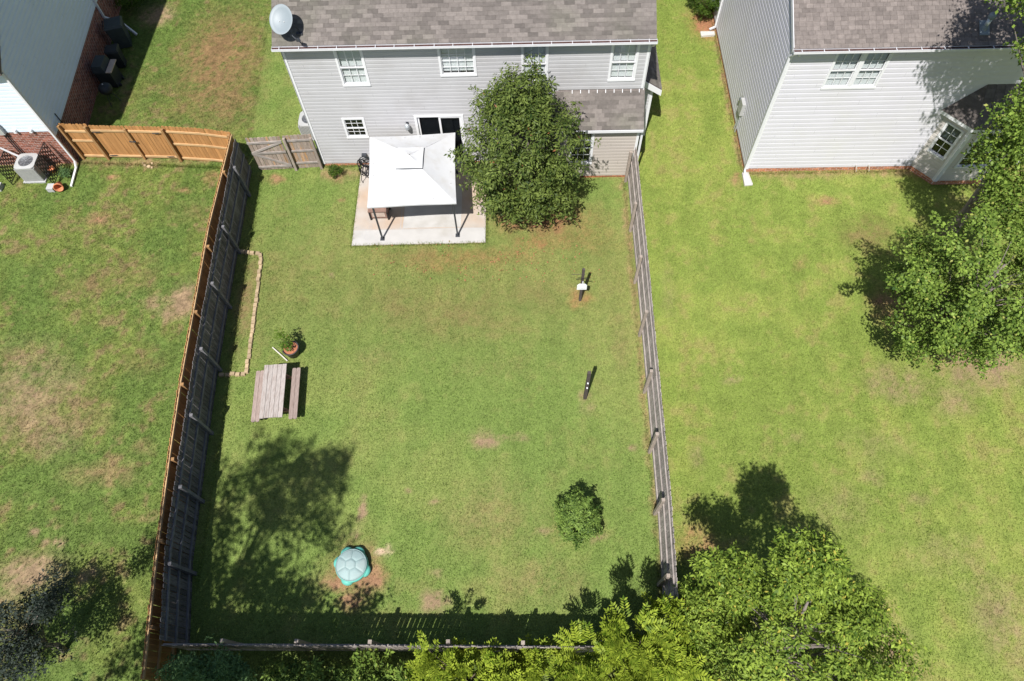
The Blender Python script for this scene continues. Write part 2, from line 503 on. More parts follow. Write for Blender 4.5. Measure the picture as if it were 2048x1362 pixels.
def lawn(p):
    """albedo and bareness for ground points (N,2)"""
    x, y = p[:, 0], p[:, 1]
    wx = x + .35 * (fbm(p, 1.7, 91) - .5) + .22 * (fbm(p, 6, 92) - .5)
    wy = y + .35 * (fbm(p, 1.7, 93) - .5) + .22 * (fbm(p, 6, 94) - .5)
    n1 = fbm(p, .33, 1); n2 = fbm(p, 1.3, 5); n3 = fbm(p, 4.5, 9); n4 = fbm(p, 14, 12, 2)
    L = sm(xc(y) - x, -.05, .05)[:, None]
    R = sm(x - 4.0, -.05, .05)[:, None]
    def mix(a, b, t): return np.asarray(a) * (1 - t[:, None]) + np.asarray(b) * t[:, None]
    own = mix((.093, .143, .035), (.119, .160, .044), sm(n1 * .6 + n2 * .4, .38, .66))
    own = mix(own, (.120, .122, .046), .4 * sm(n2 * .5 + n3 * .5, .52, .76))
    own = mix(own, (.125, .112, .045), .34 * np.exp(-((y - 13.6) / 2.6) ** 2) * (.4 + 1.2 * n3))
    lf = mix((.070, .112, .026), (.098, .132, .032), sm(n1 * .5 + n2 * .5, .4, .65))
    lf = mix(lf, (.125, .10, .052), 0.8 * sm(n2 * .35 + n3 * .5 + n1 * .15, .52, .69))
    rt = mix((.110, .156, .033), (.144, .185, .043), sm(n1 * .5 + n2 * .5, .4, .64))
    rt = mix(rt, (.15, .135, .055), .55 * sm(n2 * .5 + n3 * .5, .52, .72))
    col = own * (1 - L) * (1 - R) + lf * L + rt * R
    bare = np.zeros(len(p))
    ragged = np.clip(.15 + 2.3 * (fbm(p, 3.2, 61) * .55 + n4 * .45 - .18), .1, 1.6)
    for (sx, sy, rx, ry, st, c) in SPOTS:
        q = ((wx - sx) / rx) ** 2 + ((wy - sy) / ry) ** 2
        k = np.exp(-q * 1.1) * st * 1.5 * ragged - .12
        k = np.clip(k, 0, 1)
        sel = k > .01
        if not sel.any(): continue
        col[sel] = mix(col[sel], c, k[sel])
        bare[sel] = np.maximum(bare[sel], k[sel] * (.9 if st > .6 else .5))
    # worn red clay along fence feet and house feet
    for d, w, st in ((np.abs(wx - 3.8), .11, .55), (np.where((x > -8) & (x < 4.2), np.abs(wy - 18.6), 9), .32, .5),
                     (np.where(x > 8.4, np.abs(wy - 18.25), 9), .2, .6), (np.where(y > 18.3, np.abs(wx - 8.45), 9), .12, .7),
                     (np.where(x < -11, np.abs(wy - 19.4), 9), .15, .6)):
        k = np.clip(np.exp(-(d / w) ** 2) * st * ragged, 0, 1)
        col = mix(col, (.20, .135, .085), k)
        bare = np.maximum(bare, k * .7)
    mow = np.sin((x + .15 * np.sin(y * .5)) * 2 * np.pi / 1.1) * .035
    col = col * (.72 + .30 * n4 + .26 * n3 + mow)[:, None]
    col = col * (1 + L * (.75 * (fbm(p, 10, 77, 2) - .5))[:, None])
    return col, bare

def grid_axis(lo, hi, step, far):
    a = list(np.arange(lo, hi + 1e-6, step))
    s, x = step, lo
    L_ = []
    while x > -far:
        s *= 1.6; x -= s; L_.append(x)
    s, x = step, a[-1]
    R_ = []
    while x < far:
        s *= 1.6; x += s; R_.append(x)
    return np.array(L_[::-1] + a + R_)

gx = grid_axis(-22, 20, .075, 900); gy = grid_axis(-3, 31, .075, 900)
GX, GY = np.meshgrid(gx, gy)
P2 = np.column_stack([GX.ravel(), GY.ravel()])
colg, bareg = lawn(P2)
hz = .02 * (fbm(P2, 1.1, 40) - .5) + .018 * (fbm(P2, 7, 41, 2) - .5) - .012
near = (np.abs(P2[:, 0]) < 24) & (P2[:, 1] > -4) & (P2[:, 1] < 32)
hz = np.where(near, hz, -.02)
V3 = np.column_stack([P2, hz]).astype(np.float32)
me = bpy.data.meshes.new('ground')
nx, ny = len(gx), len(gy)
me.vertices.add(nx * ny); me.vertices.foreach_set('co', V3.ravel())
ii = (np.arange(ny - 1)[:, None] * nx + np.arange(nx - 1)[None, :]).ravel()
fi = np.column_stack([ii, ii + 1, ii + 1 + nx, ii + nx]).astype(np.int32)
me.loops.add(fi.size); me.loops.foreach_set('vertex_index', fi.ravel())
me.polygons.add(len(fi)); me.polygons.foreach_set('loop_start', np.arange(0, fi.size, 4, dtype=np.int32))
me.polygons.foreach_set('use_smooth', np.ones(len(fi), bool))
me.update(calc_edges=True)
ca = me.color_attributes.new('tint', 'FLOAT_COLOR', 'POINT')
ca.data.foreach_set('color', np.column_stack([colg * np.array([1.55, 1.4, 1.35]), np.ones(len(colg))]).astype(np.float32).ravel())
me.materials.append(MATS['lawn_soil'])
ground = link('ground', me)
ground['kind'] = 'structure'

# grass: every blade a small triangle, where lawn is seen
NB = 640000
gp = np.column_stack([RNG.uniform(-21.5, 19.5, NB), RNG.uniform(.2, 29.8, NB)])
x, y = gp[:, 0], gp[:, 1]
ok = (x > -15.8 - .335 * y) & (x < 14.2 + .32 * y)
ok &= ~((x > -6.45) & (x < -1.42) & (y > 15.12) & (y < 19.1))
ok &= ~((x > -7.95) & (x < 4.15) & (y > 19.0)) & ~((x > 1.15) & (x < 4.15) & (y > 18.2)) & ~((x > 8.45) & (y > 18.35)) & ~((x > 14.8) & (y > 17.6))
ok &= ~((x < -17.9 - (y - 19.4) * .0787) & (y > 19.4))
gp = gp[ok]
ed = []
for (ax_, ay_, bx_, by_, k_) in ((-6.42, 15.13, -1.45, 15.18, 900), (-6.44, 15.13, -6.45, 18.9, 650), (-1.44, 15.18, -1.47, 18.2, 500), (-7.9, 18.98, -6.5, 18.98, 260), (8.5, 18.28, 14.7, 18.28, 1100), (8.4, 18.4, 8.4, 27, 1300), (-10.35, 18.7, -9.6, 3.0, 1500), (3.8, 18, 3.72, 2, 1800), (4.1, 18, 4.0, 2, 1800), (-17.7, 19.4, -11.2, 18.95, 900)):
    f_ = RNG.random(k_); ed.append(np.column_stack([ax_ + (bx_ - ax_) * f_ + RNG.normal(0, .025, k_), ay_ + (by_ - ay_) * f_ + RNG.normal(0, .025, k_)]))
ed = np.vstack(ed); gp = np.vstack([gp, ed]); n_ed = len(ed)
edge = np.zeros(len(gp), bool); edge[-n_ed:] = True
colb, bareb = lawn(gp)
keep = RNG.random(len(gp)) > bareb * 1.05
keep |= edge
gp, colb, edge = gp[keep], colb[keep], edge[keep]
n = len(gp)
left = gp[:, 0] < xc(gp[:, 1])
hgt = RNG.uniform(.030, .060, n) * np.where(left, 1.35, 1.0) * np.where(edge, 2.0, 1.0)
ang = RNG.uniform(0, 2 * np.pi, n)
lean = RNG.uniform(.4, 1.3, n)
wd = RNG.uniform(.012, .022, n)
dx, dy = np.cos(ang), np.sin(ang)
base = np.column_stack([gp, np.full(n, -.012)])
side = np.column_stack([-dy, dx, np.zeros(n)]) * (wd / 2)[:, None]
tip = base + np.column_stack([dx * np.sin(lean), dy * np.sin(lean), np.cos(lean) + .15]) * hgt[:, None] * 1.25
vv = np.stack([base - side, base + side, tip], 1).reshape(-1, 3)
gm = np_mesh('grass', vv, None, 3, 'grass_blade')
cb = colb * RNG.uniform(.6, 1.45, n)[:, None] * np.array([2.0, 1.9, 1.8])
ca = gm.color_attributes.new('tint', 'FLOAT_COLOR', 'POINT')
ca.data.foreach_set('color', np.column_stack([np.repeat(cb, 3, 0), np.ones(n * 3)]).astype(np.float32).ravel())
setp(link('grass', gm), 'mown lawn grass, green with dry patches, covering the yards', 'grass', kind='stuff')

# ------------------------------------------------------------------ house helpers
def siding(parent, name, m, fr, a0, a1, b0, b1, openings=(), course=.158, rng=None, lap=.016):
    mb = MB()
    b = b0
    while b < b1 - 1e-4:
        t = min(b + course, b1)
        segs = [(a0, a1)] if rng is None else [rng((b + t) / 2)]
        for (oa0, oa1, ob0, ob1) in openings:
            if ob0 < (b + t) / 2 < ob1:
                ns = []
                for (s0, s1) in segs:
                    if oa1 <= s0 or oa0 >= s1: ns.append((s0, s1)); continue
                    if oa0 > s0: ns.append((s0, oa0))
                    if oa1 < s1: ns.append((oa1, s1))
                segs = ns
        cut = []
        for (s0, s1) in segs:
            k0 = a0 + ((int((b - b0) / course) * 1.37) % 3.6) + .4
            pts_ = [s0] + [k0 + 3.6 * i for i in range(-1, 6) if s0 + .2 < k0 + 3.6 * i < s1 - .2] + [s1]
            cut += [(p_ + (.003 if i else 0), q_) for i, (p_, q_) in enumerate(zip(pts_[:-1], pts_[1:]))]
        for (s0, s1) in cut:
            if s1 - s0 < .01: continue
            bm_ = b + (t - b) * .66
            mb.quad(fr.P(s0, b, lap), fr.P(s1, b, lap), fr.P(s1, bm_, lap * .94), fr.P(s0, bm_, lap * .94))
            mb.quad(fr.P(s0, bm_, lap * .94), fr.P(s1, bm_, lap * .94), fr.P(s1, t, 0.001), fr.P(s0, t, 0.001))
            mb.quad(fr.P(s0, b, 0), fr.P(s1, b, 0), fr.P(s1, b, lap), fr.P(s0, b, lap))
            mb.quad(fr.P(s0, b, -.02), fr.P(s0, b, lap), fr.P(s0, t, 0), fr.P(s0, t, -.02))
            mb.quad(fr.P(s1, b, -.02), fr.P(s1, b, lap), fr.P(s1, t, 0), fr.P(s1, t, -.02))
        b = t
    return mb.build(name, m, parent)

def window(parent, fr, a0, a1, b0, b1, cols=3, rows=2, double=True, blind=True, trim=.075, glass='glass', label=None, casing='trim_white', low_blind=1.0):
    """window part with frame; children: each pane, muntins, blind, recess"""
    mb = MB()
    t = trim
    mb.bf(fr, a0, a1, b1 - t, b1, -.03, .035); mb.bf(fr, a0, a1, b0, b0 + t, -.03, .045)
    mb.bf(fr, a0, a0 + t, b0 + t, b1 - t, -.03, .033); mb.bf(fr, a1 - t, a1, b0 + t, b1 - t, -.03, .033)
    ia0, ia1, ib0, ib1 = a0 + t, a1 - t, b0 + t, b1 - t
    mid = (ib0 + ib1) / 2
    sashes = [(ib0, mid, -.03), (mid, ib1, -.012)] if double else [(ib0, ib1, -.02)]
    if double: mb.bf(fr, ia0, ia1, mid - .028, mid + .028, -.045, .018)
    w = mb.build('window', casing, parent)
    if label: w['label'] = label
    mu = MB(); sa = MB()
    s = .028
    for (c0, c1, d) in sashes:
        sa.bf(fr, ia0, ia0 + s, c0, c1, d - .02, d + .012); sa.bf(fr, ia1 - s, ia1, c0, c1, d - .02, d + .012)
        sa.bf(fr, ia0 + s, ia1 - s, c0, c0 + s, d - .02, d + .010); sa.bf(fr, ia0 + s, ia1 - s, c1 - s, c1, d - .02, d + .010)
        p0, p1, q0, q1 = ia0 + s, ia1 - s, c0 + s, c1 - s
        cw, rh = (p1 - p0) / cols, (q1 - q0) / rows
        for i in range(1, cols): mu.bf(fr, p0 + i * cw - .009, p0 + i * cw + .009, q0, q1, d - .012, d + .004)
        for j in range(1, rows): mu.bf(fr, p0, p1, q0 + j * rh - .009, q0 + j * rh + .009, d - .011, d + .003)
        for i in range(cols):
            for j in range(rows):
                g = MB().bf(fr, p0 + i * cw + .009, p0 + (i + 1) * cw - .009, q0 + j * rh + .009, q0 + (j + 1) * rh - .009, d - .007, d - .003)
                g.build('pane', glass, w)
    sa.build('sash', casing, w); mu.build('muntin', casing, w)
    r = MB()
    e = .02
    r.quad(fr.P(a0 + e, b0 + e, -.16), fr.P(a1 - e, b0 + e, -.16), fr.P(a1 - e, b1 - e, -.16), fr.P(a0 + e, b1 - e, -.16))
    for (p, q) in (((a0 + e, b0 + e), (a1 - e, b0 + e)), ((a1 - e, b0 + e), (a1 - e, b1 - e)), ((a1 - e, b1 - e), (a0 + e, b1 - e)), ((a0 + e, b1 - e), (a0 + e, b0 + e))):
        r.quad(fr.P(*p, -.16), fr.P(*q, -.16), fr.P(*q, -.02), fr.P(*p, -.02))
    r.build('recess', 'dark_inside', w)
    if blind:
        bl = MB()
        b = ib1 - .03
        end = ib1 - (ib1 - ib0) * low_blind
        while b > end + .02:
            bl.quad(fr.P(ia0 + .01, b - .034, -.085), fr.P(ia1 - .01, b - .034, -.085), fr.P(ia1 - .01, b, -.10), fr.P(ia0 + .01, b, -.10))
            b -= .042
        bl.build('blind', 'blind', w)
    return w

def bricks(parent, name, m, fr, a0, a1, b0, b1, bw=.225, bh=.075, j=.016):
    mb = MB(); r = 0; b = b0
    while b + bh * .5 < b1:
        a = a0 - (bw / 2 if r % 2 else 0)
        while a < a1:
            s0, s1 = max(a, a0), min(a + bw - j, a1)
            if s1 - s0 > .03:
                d = random.uniform(.004, .009)
                mb.bf(fr, s0, s1, b, min(b + bh, b1), -.03, d - .002)
            a += bw
        b += bh + j; r += 1
    o = mb.build(name, m, parent, kind='stuff')
    MB().bf(fr, a0, a1, b0 - .1, b1, -.05, -.001).build('mortar', 'mortar', parent)
    return o

def shingles(parent, m, o, u, sdir, width, length, tab, expo, maxn, seed, left_cut=None):
    """tabs laid course by course from the eave up; those nearest the eave are single pieces"""
    o, u, sdir = Vector(o), Vector(u).normalized(), Vector(sdir).normalized()
    n = u.cross(sdir).normalized()
    if n.z < 0: n = -n
    rnd = random.Random(seed)
    base = ORG[parent]
    def tabmesh(w):
        mb = MB()
        g = .004
        P = lambda a, s, h: Vector((0, 0, 0)) + u * a + sdir * s + n * h
        L = expo * 1.12
        mb.hexa([P(g, 0, .002), P(w - g, 0, .002), P(w - g, L, .0005), P(g, L, .0005), P(g, 0, .012), P(w - g, 0, .012), P(w - g, L, .0035), P(g, L, .0035)])
        return mb
    full = tabmesh(tab)
    fme = full.mesh('shingle', m)
    rest = MB(); cnt = 0
    rows = int(length / expo)
    for r in range(rows):
        off = (0, tab / 2, tab * .25, tab * .75)[r % 4] if tab > .3 else rnd.uniform(0, tab)
        a = -off
        while a < width - .02:
            s0, s1 = max(a, 0), min(a + tab, width)
            if s1 - s0 > .03:
                pos = o + u * s0 + sdir * (r * expo)
                if s1 - s0 > tab - 1e-4 and cnt < maxn:
                    link('shingle', fme, parent, pos - base)
                    cnt += 1
                else:
                    t = tabmesh(s1 - s0)
                    i = len(rest.v)
                    rest.v += [tuple(Vector(q) + pos) for q in t.v]
                    rest.f += [tuple(i + k for k in f) for f in t.f]
            a += tab
    if rest.v: rest.build('shingle_field', m, parent, kind='stuff')

def gutter(parent, x0, x1, y, z, hang=.62, name='gutter', w=.15, h=.075):
    """trough along X; y is the outer lip, z its top"""
    t = .006
    g = MB().box(x0, x1, y, y + t, z - h, z).box(x0, x1, y + t, y + w, z - h, z - h + t).box(x0, x1, y + w - t, y + w, z - h + t, z + .01)
    g.box(x0, x0 + t, y + t, y + w - t, z - h + t, z).box(x1 - t, x1, y + t, y + w - t, z - h + t, z)
    g.box(x0, x1, y - .008, y + .012, z, z + .008)
    go = g.build(name, 'gutter_white', parent)
    MB().box(x0 + .01, x1 - .01, y + t + .001, y + w - t - .001, z - h + t, z - .028).build('leaf_litter', 'gutter_inside', go)
    x = x0 + .25
    while x < x1 - .1:
        MB().box(x - .009, x + .009, y + .002, y + w + .015, z - .012, z + .010).build('hanger', 'gutter_white', go)
        x += hang * random.uniform(.93, 1.07)
    return go

def downspout(parent, pts, name='downspout', w=.075, m='gutter_white'):
    mb = MB()
    for p, q in zip(pts[:-1], pts[1:]):
        d = (Vector(q) - Vector(p)).normalized() * .02
        mb.bar(Vector(p) - d, Vector(q) + d, w, w * .8, up=(0, 1, 0) if abs((Vector(q) - Vector(p)).normalized().y) < .9 else (0, 0, 1))
    return mb.build(name, m, parent)

# ------------------------------------------------------------------ grey two-storey house (middle)
H1 = thing('two_storey_house', (-7.9, 19.05, 0), 'light grey sided two-storey house behind the patio and white canopy', 'house')
YM = 19.05
F1 = Fr((0, YM, 0), (1, 0, 0), (0, -1, 0))
wins = [(-6.22, -5.26, 3.95, 5.5), (-2.81, -1.57, 4.29, 5.5), (-.07, .83, 3.95, 5.5), (2.86, 3.79, 3.95, 5.5), (-6.65, -5.82, 1.48, 2.49)]
door = (-3.99, -2.2, .03, 2.56)
ops = [(a + .03, b - .03, c + .03, d - .03) for a, b, c, d in wins + [door]]
siding(H1, 'wall', 'siding_grey', F1, -7.88, 4.11, .13, 5.78, ops + [(1.2, 4.2, 0, 3.58)])
FL = Fr((-7.9, YM, 0), (0, 1, 0), (-1, 0, 0))
siding(H1, 'wall', 'siding_grey', FL, 0.02, 11, .13, 5.75)
FR_ = Fr((4.13, YM, 0), (0, 1, 0), (1, 0, 0))
siding(H1, 'wall', 'siding_grey', FR_, 0.02, 11, .13, 5.75)
MB().box(-7.86, 4.09, YM + .17, 30.0, 0, 5.75).build('wall_core', 'dark_inside', H1)
MB().box(-7.86, 4.09, YM + .001, YM + .17, -.1, .13).build('brick_base', 'red_clay_base', H1)
bricks(H1, 'brick', 'brick', Fr((0, YM, 0), (1, 0, 0), (0, -1, 0)), -7.88, -4.02, -.02, .13)
for b_ in (MB().bf(F1, -7.92, -7.83, .12, 5.7, .0, .03), MB().bf(F1, 4.05, 4.14, 3.62, 5.7, 0, .03), MB().bf(FL, -.03, .09, .12, 5.7, .002, .03), MB().bf(FR_, -.03, .09, .12, 5.7, .002, .03)): b_.build('corner_trim', 'trim_white', H1)
for i, wv in enumerate(wins):
    if i == 1: window(H1, F1, *wv, cols=4, rows=4, double=False, low_blind=.93)
    elif i == 4: window(H1, F1, *wv, cols=3, rows=2, glass='glass_dark', low_blind=.25)
    else: window(H1, F1, *wv, low_blind=(1.0, 1, .9, .97)[i])
# sliding patio door
dm = MB(); t = .085
a0, a1, b0, b1 = door
dm.bf(F1, a0, a1, b1 - t, b1, -.08, .04).bf(F1, a0, a0 + t, b0, b1 - t, -.08, .038).bf(F1, a1 - t, a1, b0, b1 - t, -.08, .038).bf(F1, a0 + t, a1 - t, b0, b0 + .05, -.08, .06)
dr = dm.build('patio_door', 'trim_white', H1)
mid = (a0 + a1) / 2
for k, (p0, p1, d) in enumerate(((a0 + t, mid + .05, -.05), (mid - .02, a1 - t, -.005))):
    sh_ = MB(); s = .075
    sh_.bf(F1, p0, p0 + s, b0 + .05, b1 - t, d - .025, d + .02).bf(F1, p1 - s, p1, b0 + .05, b1 - t, d - .025, d + .02)
    sh_.bf(F1, p0 + s, p1 - s, b0 + .05, b0 + .17, d - .025, d + .018).bf(F1, p0 + s, p1 - s, b1 - t - s, b1 - t, d - .025, d + .018)
    sh_.build('door_panel', 'trim_white', dr)
    MB().bf(F1, p0 + s, p1 - s, b0 + .17, b1 - t - s, d - .008, d - .002).build('pane', 'glass_dark', dr)
MB().bf(F1, mid + .0, mid + .045, .95, 1.15, .02, .06).build('handle', 'trim_white', dr)
MB().bf(F1, mid + .22, mid + .58, .24, .66, .0, .012).bf(F1, mid + .25, mid + .55, .27, .63, .012, .016).build('pet_flap', 'black_plastic', dr)
MB().bf(F1, a0 + t, a1 - t, b0 + .05, b1 - t, -.16, -.14).build('recess', 'ac_dark', dr)
# wall lamp
lm = MB().lathe([(.05, -.1), (.085, -.08), (.095, .06), (.06, .13), (.015, .17)], F1.P(-4.28, 2.12, .16), 10).build('wall_lamp', 'galvanised', H1)
MB().bf(F1, -4.33, -4.23, 2.05, 2.25, 0, .03).bf(F1, -4.295, -4.265, 2.2, 2.23, .03, .16).build('lamp_bracket', 'steel_dark', lm)
MB().bf(F1, -5.95, -5.87, .55, .75, .0, .05).build('outlet_cover', 'trim_white', H1)
# main roof
PITCH = .52
RL, RR = -8.06, 4.24
ye, ze = 18.85, 5.825
roof = MB()
yr, zr = ye + 6.0, ze + 6.0 * PITCH
roof.hexa([(RL, ye, ze - .14), (RR, ye, ze - .14), (RR, yr, zr - .14), (RL, yr, zr - .14), (RL, ye, ze - .012), (RR, ye, ze - .012), (RR, yr, zr - .012), (RL, yr, zr - .012)])
roof.hexa([(RL, yr, zr - .14), (RR, yr, zr - .14), (RR, yr + 6, ze - .14), (RL, yr + 6, ze - .14), (RL, yr, zr - .012), (RR, yr, zr - .012), (RR, yr + 6, ze - .012), (RL, yr + 6, ze - .012)])
ro = roof.build('roof', 'shingle_dark', H1)
shingles(ro, 'shingle_main', (RL, ye - .03, ze - .012 - .03 * PITCH), (1, 0, 0), (0, 1, PITCH), RR - RL, 6.6, .335, .142, 300, 3)
MB().box(RL + .02, RR - .02, ye - .002, ye + .018, ze - .17, ze - .02).build('fascia', 'trim_white', ro)
MB().box(RL + .02, RR - .02, ye + .018, YM - .002, ze - .19, ze - .17).build('soffit', 'trim_white', ro)
rk = MB()
for xx in (RL + .002, RR - .022):
    rk.hexa([(xx, ye, ze - .17), (xx + .02, ye, ze - .17), (xx + .02, yr, zr - .17), (xx, yr, zr - .17), (xx, ye, ze - .03), (xx + .02, ye, ze - .03), (xx + .02, yr, zr - .03), (xx, yr, zr - .03)])
rk.build('rake_board', 'siding_grey', ro)
gutter(H1, RL - .01, RR + .02, 18.685, 5.775)
downspout(H1, [(4.19, 18.74, 5.68), (4.20, 18.98, 5.42), (4.20, 18.99, 5.40)])
# rear one-storey bump-out
YB = 18.24
F2 = Fr((0, YB, 0), (1, 0, 0), (0, -1, 0))
siding(H1, 'wall', 'siding_beige', F2, 1.22, 4.09, .1, 2.62, [(1.68, 2.49, .79, 2.4)])
siding(H1, 'wall', 'siding_grey', Fr((4.11, YB, 0), (0, 1, 0), (1, 0, 0)), .02, .8, .1, 2.66, rng=lambda b: (.02, .8))
siding(H1, 'wall', 'siding_grey', Fr((1.2, YB, 0), (0, 1, 0), (-1, 0, 0)), .02, .8, .1, 2.66)
MB().box(1.24, 4.07, YB + .17, YM + .16, 0, 2.62).build('wall_core', 'dark_inside', H1)
MB().box(1.24, 4.08, YB + .001, YB + .2, -.1, .1).build('brick_base', 'red_clay_base', H1)
bricks(H1, 'brick', 'brick', F2, 1.22, 4.1, -.05, .1)
MB().bf(F2, 4.03, 4.12, .1, 2.5, 0, .03).build('corner_trim', 'trim_white', H1)
window(H1, F2, 1.65, 2.52, .76, 2.43, glass='glass_dark', low_blind=.5, label='lower window of the bump-out half hidden by the tree')
r2 = MB()
y0, z0, y1, z1 = 18.06, 2.70, YM + .02, 3.60
X0, X1 = 1.05, 4.2
r2.hexa([(X0, y0, z0 - .1), (X1, y0, z0 - .1), (X1, y1, z1 - .1), (X0, y1, z1 - .1), (X0, y0, z0 - .012), (X1, y0, z0 - .012), (X1, y1, z1 - .012), (X0, y1, z1 - .012)])
r2.quad((X1 - .1, YB, 2.5), (X1 - .1, YM, 2.5), (X1 - .1, YM, 3.5), (X1 - .1, YB, 2.68))
r2.quad((X0 + .15, YB, 2.5), (X0 + .15, YM, 2.5), (X0 + .15, YM, 3.5), (X0 + .15, YB, 2.68))
ro2 = r2.build('roof', 'shingle_dark', H1)
sl = (z1 - z0) / (y1 - y0)
shingles(ro2, 'shingle_main', (X0, y0 - .02, z0 - .012 - .02 * sl), (1, 0, 0), (0, 1, sl), X1 - X0, 1.31, .335, .142, 120, 5)
MB().box(X0, X1 - .01, y0 - .075, y0 - .05, z0 - .12, z0 - .01).box(X0, X1 - .01, y0 - .05, y0 + .02, z0 - .12, z0 - .105).box(X0, X1 - .01, y0 - .05, YB, z0 - .15, z0 - .121).build('gutter', 'gutter_white', H1)
for k in range(9):
    MB().bar((4.0 - k * .29, YM - .028, 3.60), (4.0 - k * .29, YM - .12, 3.525), .018, .012).build('flashing_tab', 'trim_white', ro2)
# side bump-out with lean-to roof
F3 = Fr((0, 20.27, 0), (1, 0, 0), (0, -1, 0))
siding(H1, 'wall', 'siding_grey', F3, 4.14, 4.75, .1, 2.62)
siding(H1, 'wall', 'siding_grey', Fr((4.77, 20.27, 0), (0, 1, 0), (1, 0, 0)), .02, 3.5, .1, 2.5)
MB().box(4.14, 4.72, 20.3, 23.7, 0, 2.55).build('wall_core', 'dark_inside', H1)
MB().bf(F3, 4.69, 4.79, .1, 2.5, 0, .025).build('corner_trim', 'trim_white', H1)
r3 = MB().hexa([(4.14, 20.02, 3.12), (5.02, 20.02, 2.52), (5.02, 23.9, 2.52), (4.14, 23.9, 3.12), (4.14, 20.02, 3.22), (5.02, 20.02, 2.62), (5.02, 23.9, 2.62), (4.14, 23.9, 3.22)])
ro3 = r3.build('roof', 'shingle_dark', H1)
shingles(ro3, 'shingle_main', (5.04, 20.03, 2.625), (0, 1, 0), (-.88, 0, .6), 3.85, 1.06, .335, .142, 70, 8)
MB().hexa([(4.14, 19.99, 2.93), (5.04, 19.99, 2.36), (5.04, 20.015, 2.36), (4.14, 20.015, 2.93), (4.14, 19.99, 3.2), (5.04, 19.99, 2.6), (5.04, 20.015, 2.6), (4.14, 20.015, 3.2)]).build('rake_board', 'trim_white', ro3)
MB().quad((4.14, 20.24, 2.6), (4.76, 20.24, 2.6), (4.76, 20.24, 2.7), (4.14, 20.24, 3.1)).build('gable_infill', 'siding_grey', H1)
downspout(H1, [(4.2, YB - .05, 2.55), (4.2, YB - .05, .1)])

# ------------------------------------------------------------------ white house on the right
H2 = thing('two_storey_house', (8.48, 18.39, 0), 'white sided two-storey house with a bay window beside the shady tree', 'house')
YR = 18.39
G1 = Fr((0, YR, 0), (1, 0, 0), (0, -1, 0))
wv = (9.92, 11.72, 4.03, 5.55)
siding(H2, 'wall', 'siding_white', G1, 8.5, 20, .19, 5.8, [(wv[0] + .03, wv[1] - .03, wv[2] + .03, wv[3])], course=.195)
G2 = Fr((8.48, YR, 0), (0, 1, 0), (-1, 0, 0))
RP = .5
siding(H2, 'wall', 'siding_white', G2, .02, 11, .19, 8.5, course=.195, lap=.035, rng=lambda b: (.02, 11) if b < 5.85 else (.02 + (b - 5.85) / RP, 11 - (b - 5.85) / RP))
MB().box(8.52, 20, YR + .17, 29.2, 0, 5.8).build('wall_core', 'dark_inside', H2)
MB().box(8.51, 14.9, YR + .001, YR + .16, -.1, .19).box(8.50, 8.52, YR + .02, 29.2, -.1, .19).build('brick_base', 'red_clay_base', H2)
bricks(H2, 'brick', 'brick', G1, 8.49, 14.8, -.05, .19)
bricks(H2, 'brick', 'brick', G2, .0, 10, -.05, .19)
for b_ in (MB().bf(G1, 8.455, 8.57, .17, 5.75, 0, .035), MB().bf(G2, -.03, .1, .17, 5.75, .002, .035)): b_.build('corner_trim', 'trim_white', H2)
mw = (wv[0] + wv[1]) / 2
window(H2, G1, wv[0], mw + .02, wv[2], wv[3], cols=3, rows=2, label='left half of the paired upper window')
window(H2, G1, mw + .021, wv[1], wv[2], wv[3], cols=3, rows=2, label='right half of the paired upper window')
ye, ze = 18.17, 5.885
X0, X1 = 8.40, 20.0
yr, zr = ye + 5.8, ze + 5.8 * RP
rr = MB()
rr.hexa([(X0, ye, ze - .14), (X1, ye, ze - .14), (X1, yr, zr - .14), (X0, yr, zr - .14), (X0, ye, ze - .012), (X1, ye, ze - .012), (X1, yr, zr - .012), (X0, yr, zr - .012)])
rr.hexa([(X0, yr, zr - .14), (X1, yr, zr - .14), (X1, yr + 5.8, ze - .14), (X0, yr + 5.8, ze - .14), (X0, yr, zr - .012), (X1, yr, zr - .012), (X1, yr + 5.8, ze - .012), (X0, yr + 5.8, ze - .012)])
ro = rr.build('roof', 'shingle_dark', H2)
shingles(ro, 'shingle_right', (X0, ye - .03, ze - .012 - .03 * RP), (1, 0, 0), (0, 1, RP), 8.6, 4.4, .215, .142, 300, 13)
MB().box(X0 + .02, X1, ye - .002, ye + .018, ze - .17, ze - .02).build('fascia', 'trim_white', ro)
MB().box(X0 + .02, X1, ye + .018, YR - .002, ze - .19, ze - .17).build('soffit', 'trim_white', ro)
MB().hexa([(X0 - .012, ye, ze - .17), (X0 + .008, ye, ze - .17), (X0 + .008, yr, zr - .17), (X0 - .012, yr, zr - .17), (X0 - .012, ye, ze + .005), (X0 + .008, ye, ze + .005), (X0 + .008, yr, zr + .005), (X0 - .012, yr, zr + .005)]).build('rake_board', 'gutter_white', ro)
gutter(H2, X0 - .01, 19.9, 18.005, 5.845, .72)
downspout(H2, [(8.47, 18.06, 5.75), (8.44, 18.32, 5.45), (8.44, 18.33, .16), (8.44, 18.1, .08)])
downspout(H2, [(8.42, 26.5, 5.6), (8.42, 26.5, .14), (8.2, 26.45, .07)])
# security light on the corner, spigots
MB().lathe([(.03, 0), (.055, .04), (.05, .1)], (8.72, 18.3, 5.45), 8).build('flood_light', 'trim_white', H2)
for sx in (12.62, 13.1):
    MB().tube([(sx, YR - .02, .28), (sx, YR - .2, .27), (sx, YR - .24, .18)], .018, 6).build('spigot', 'brass', H2)
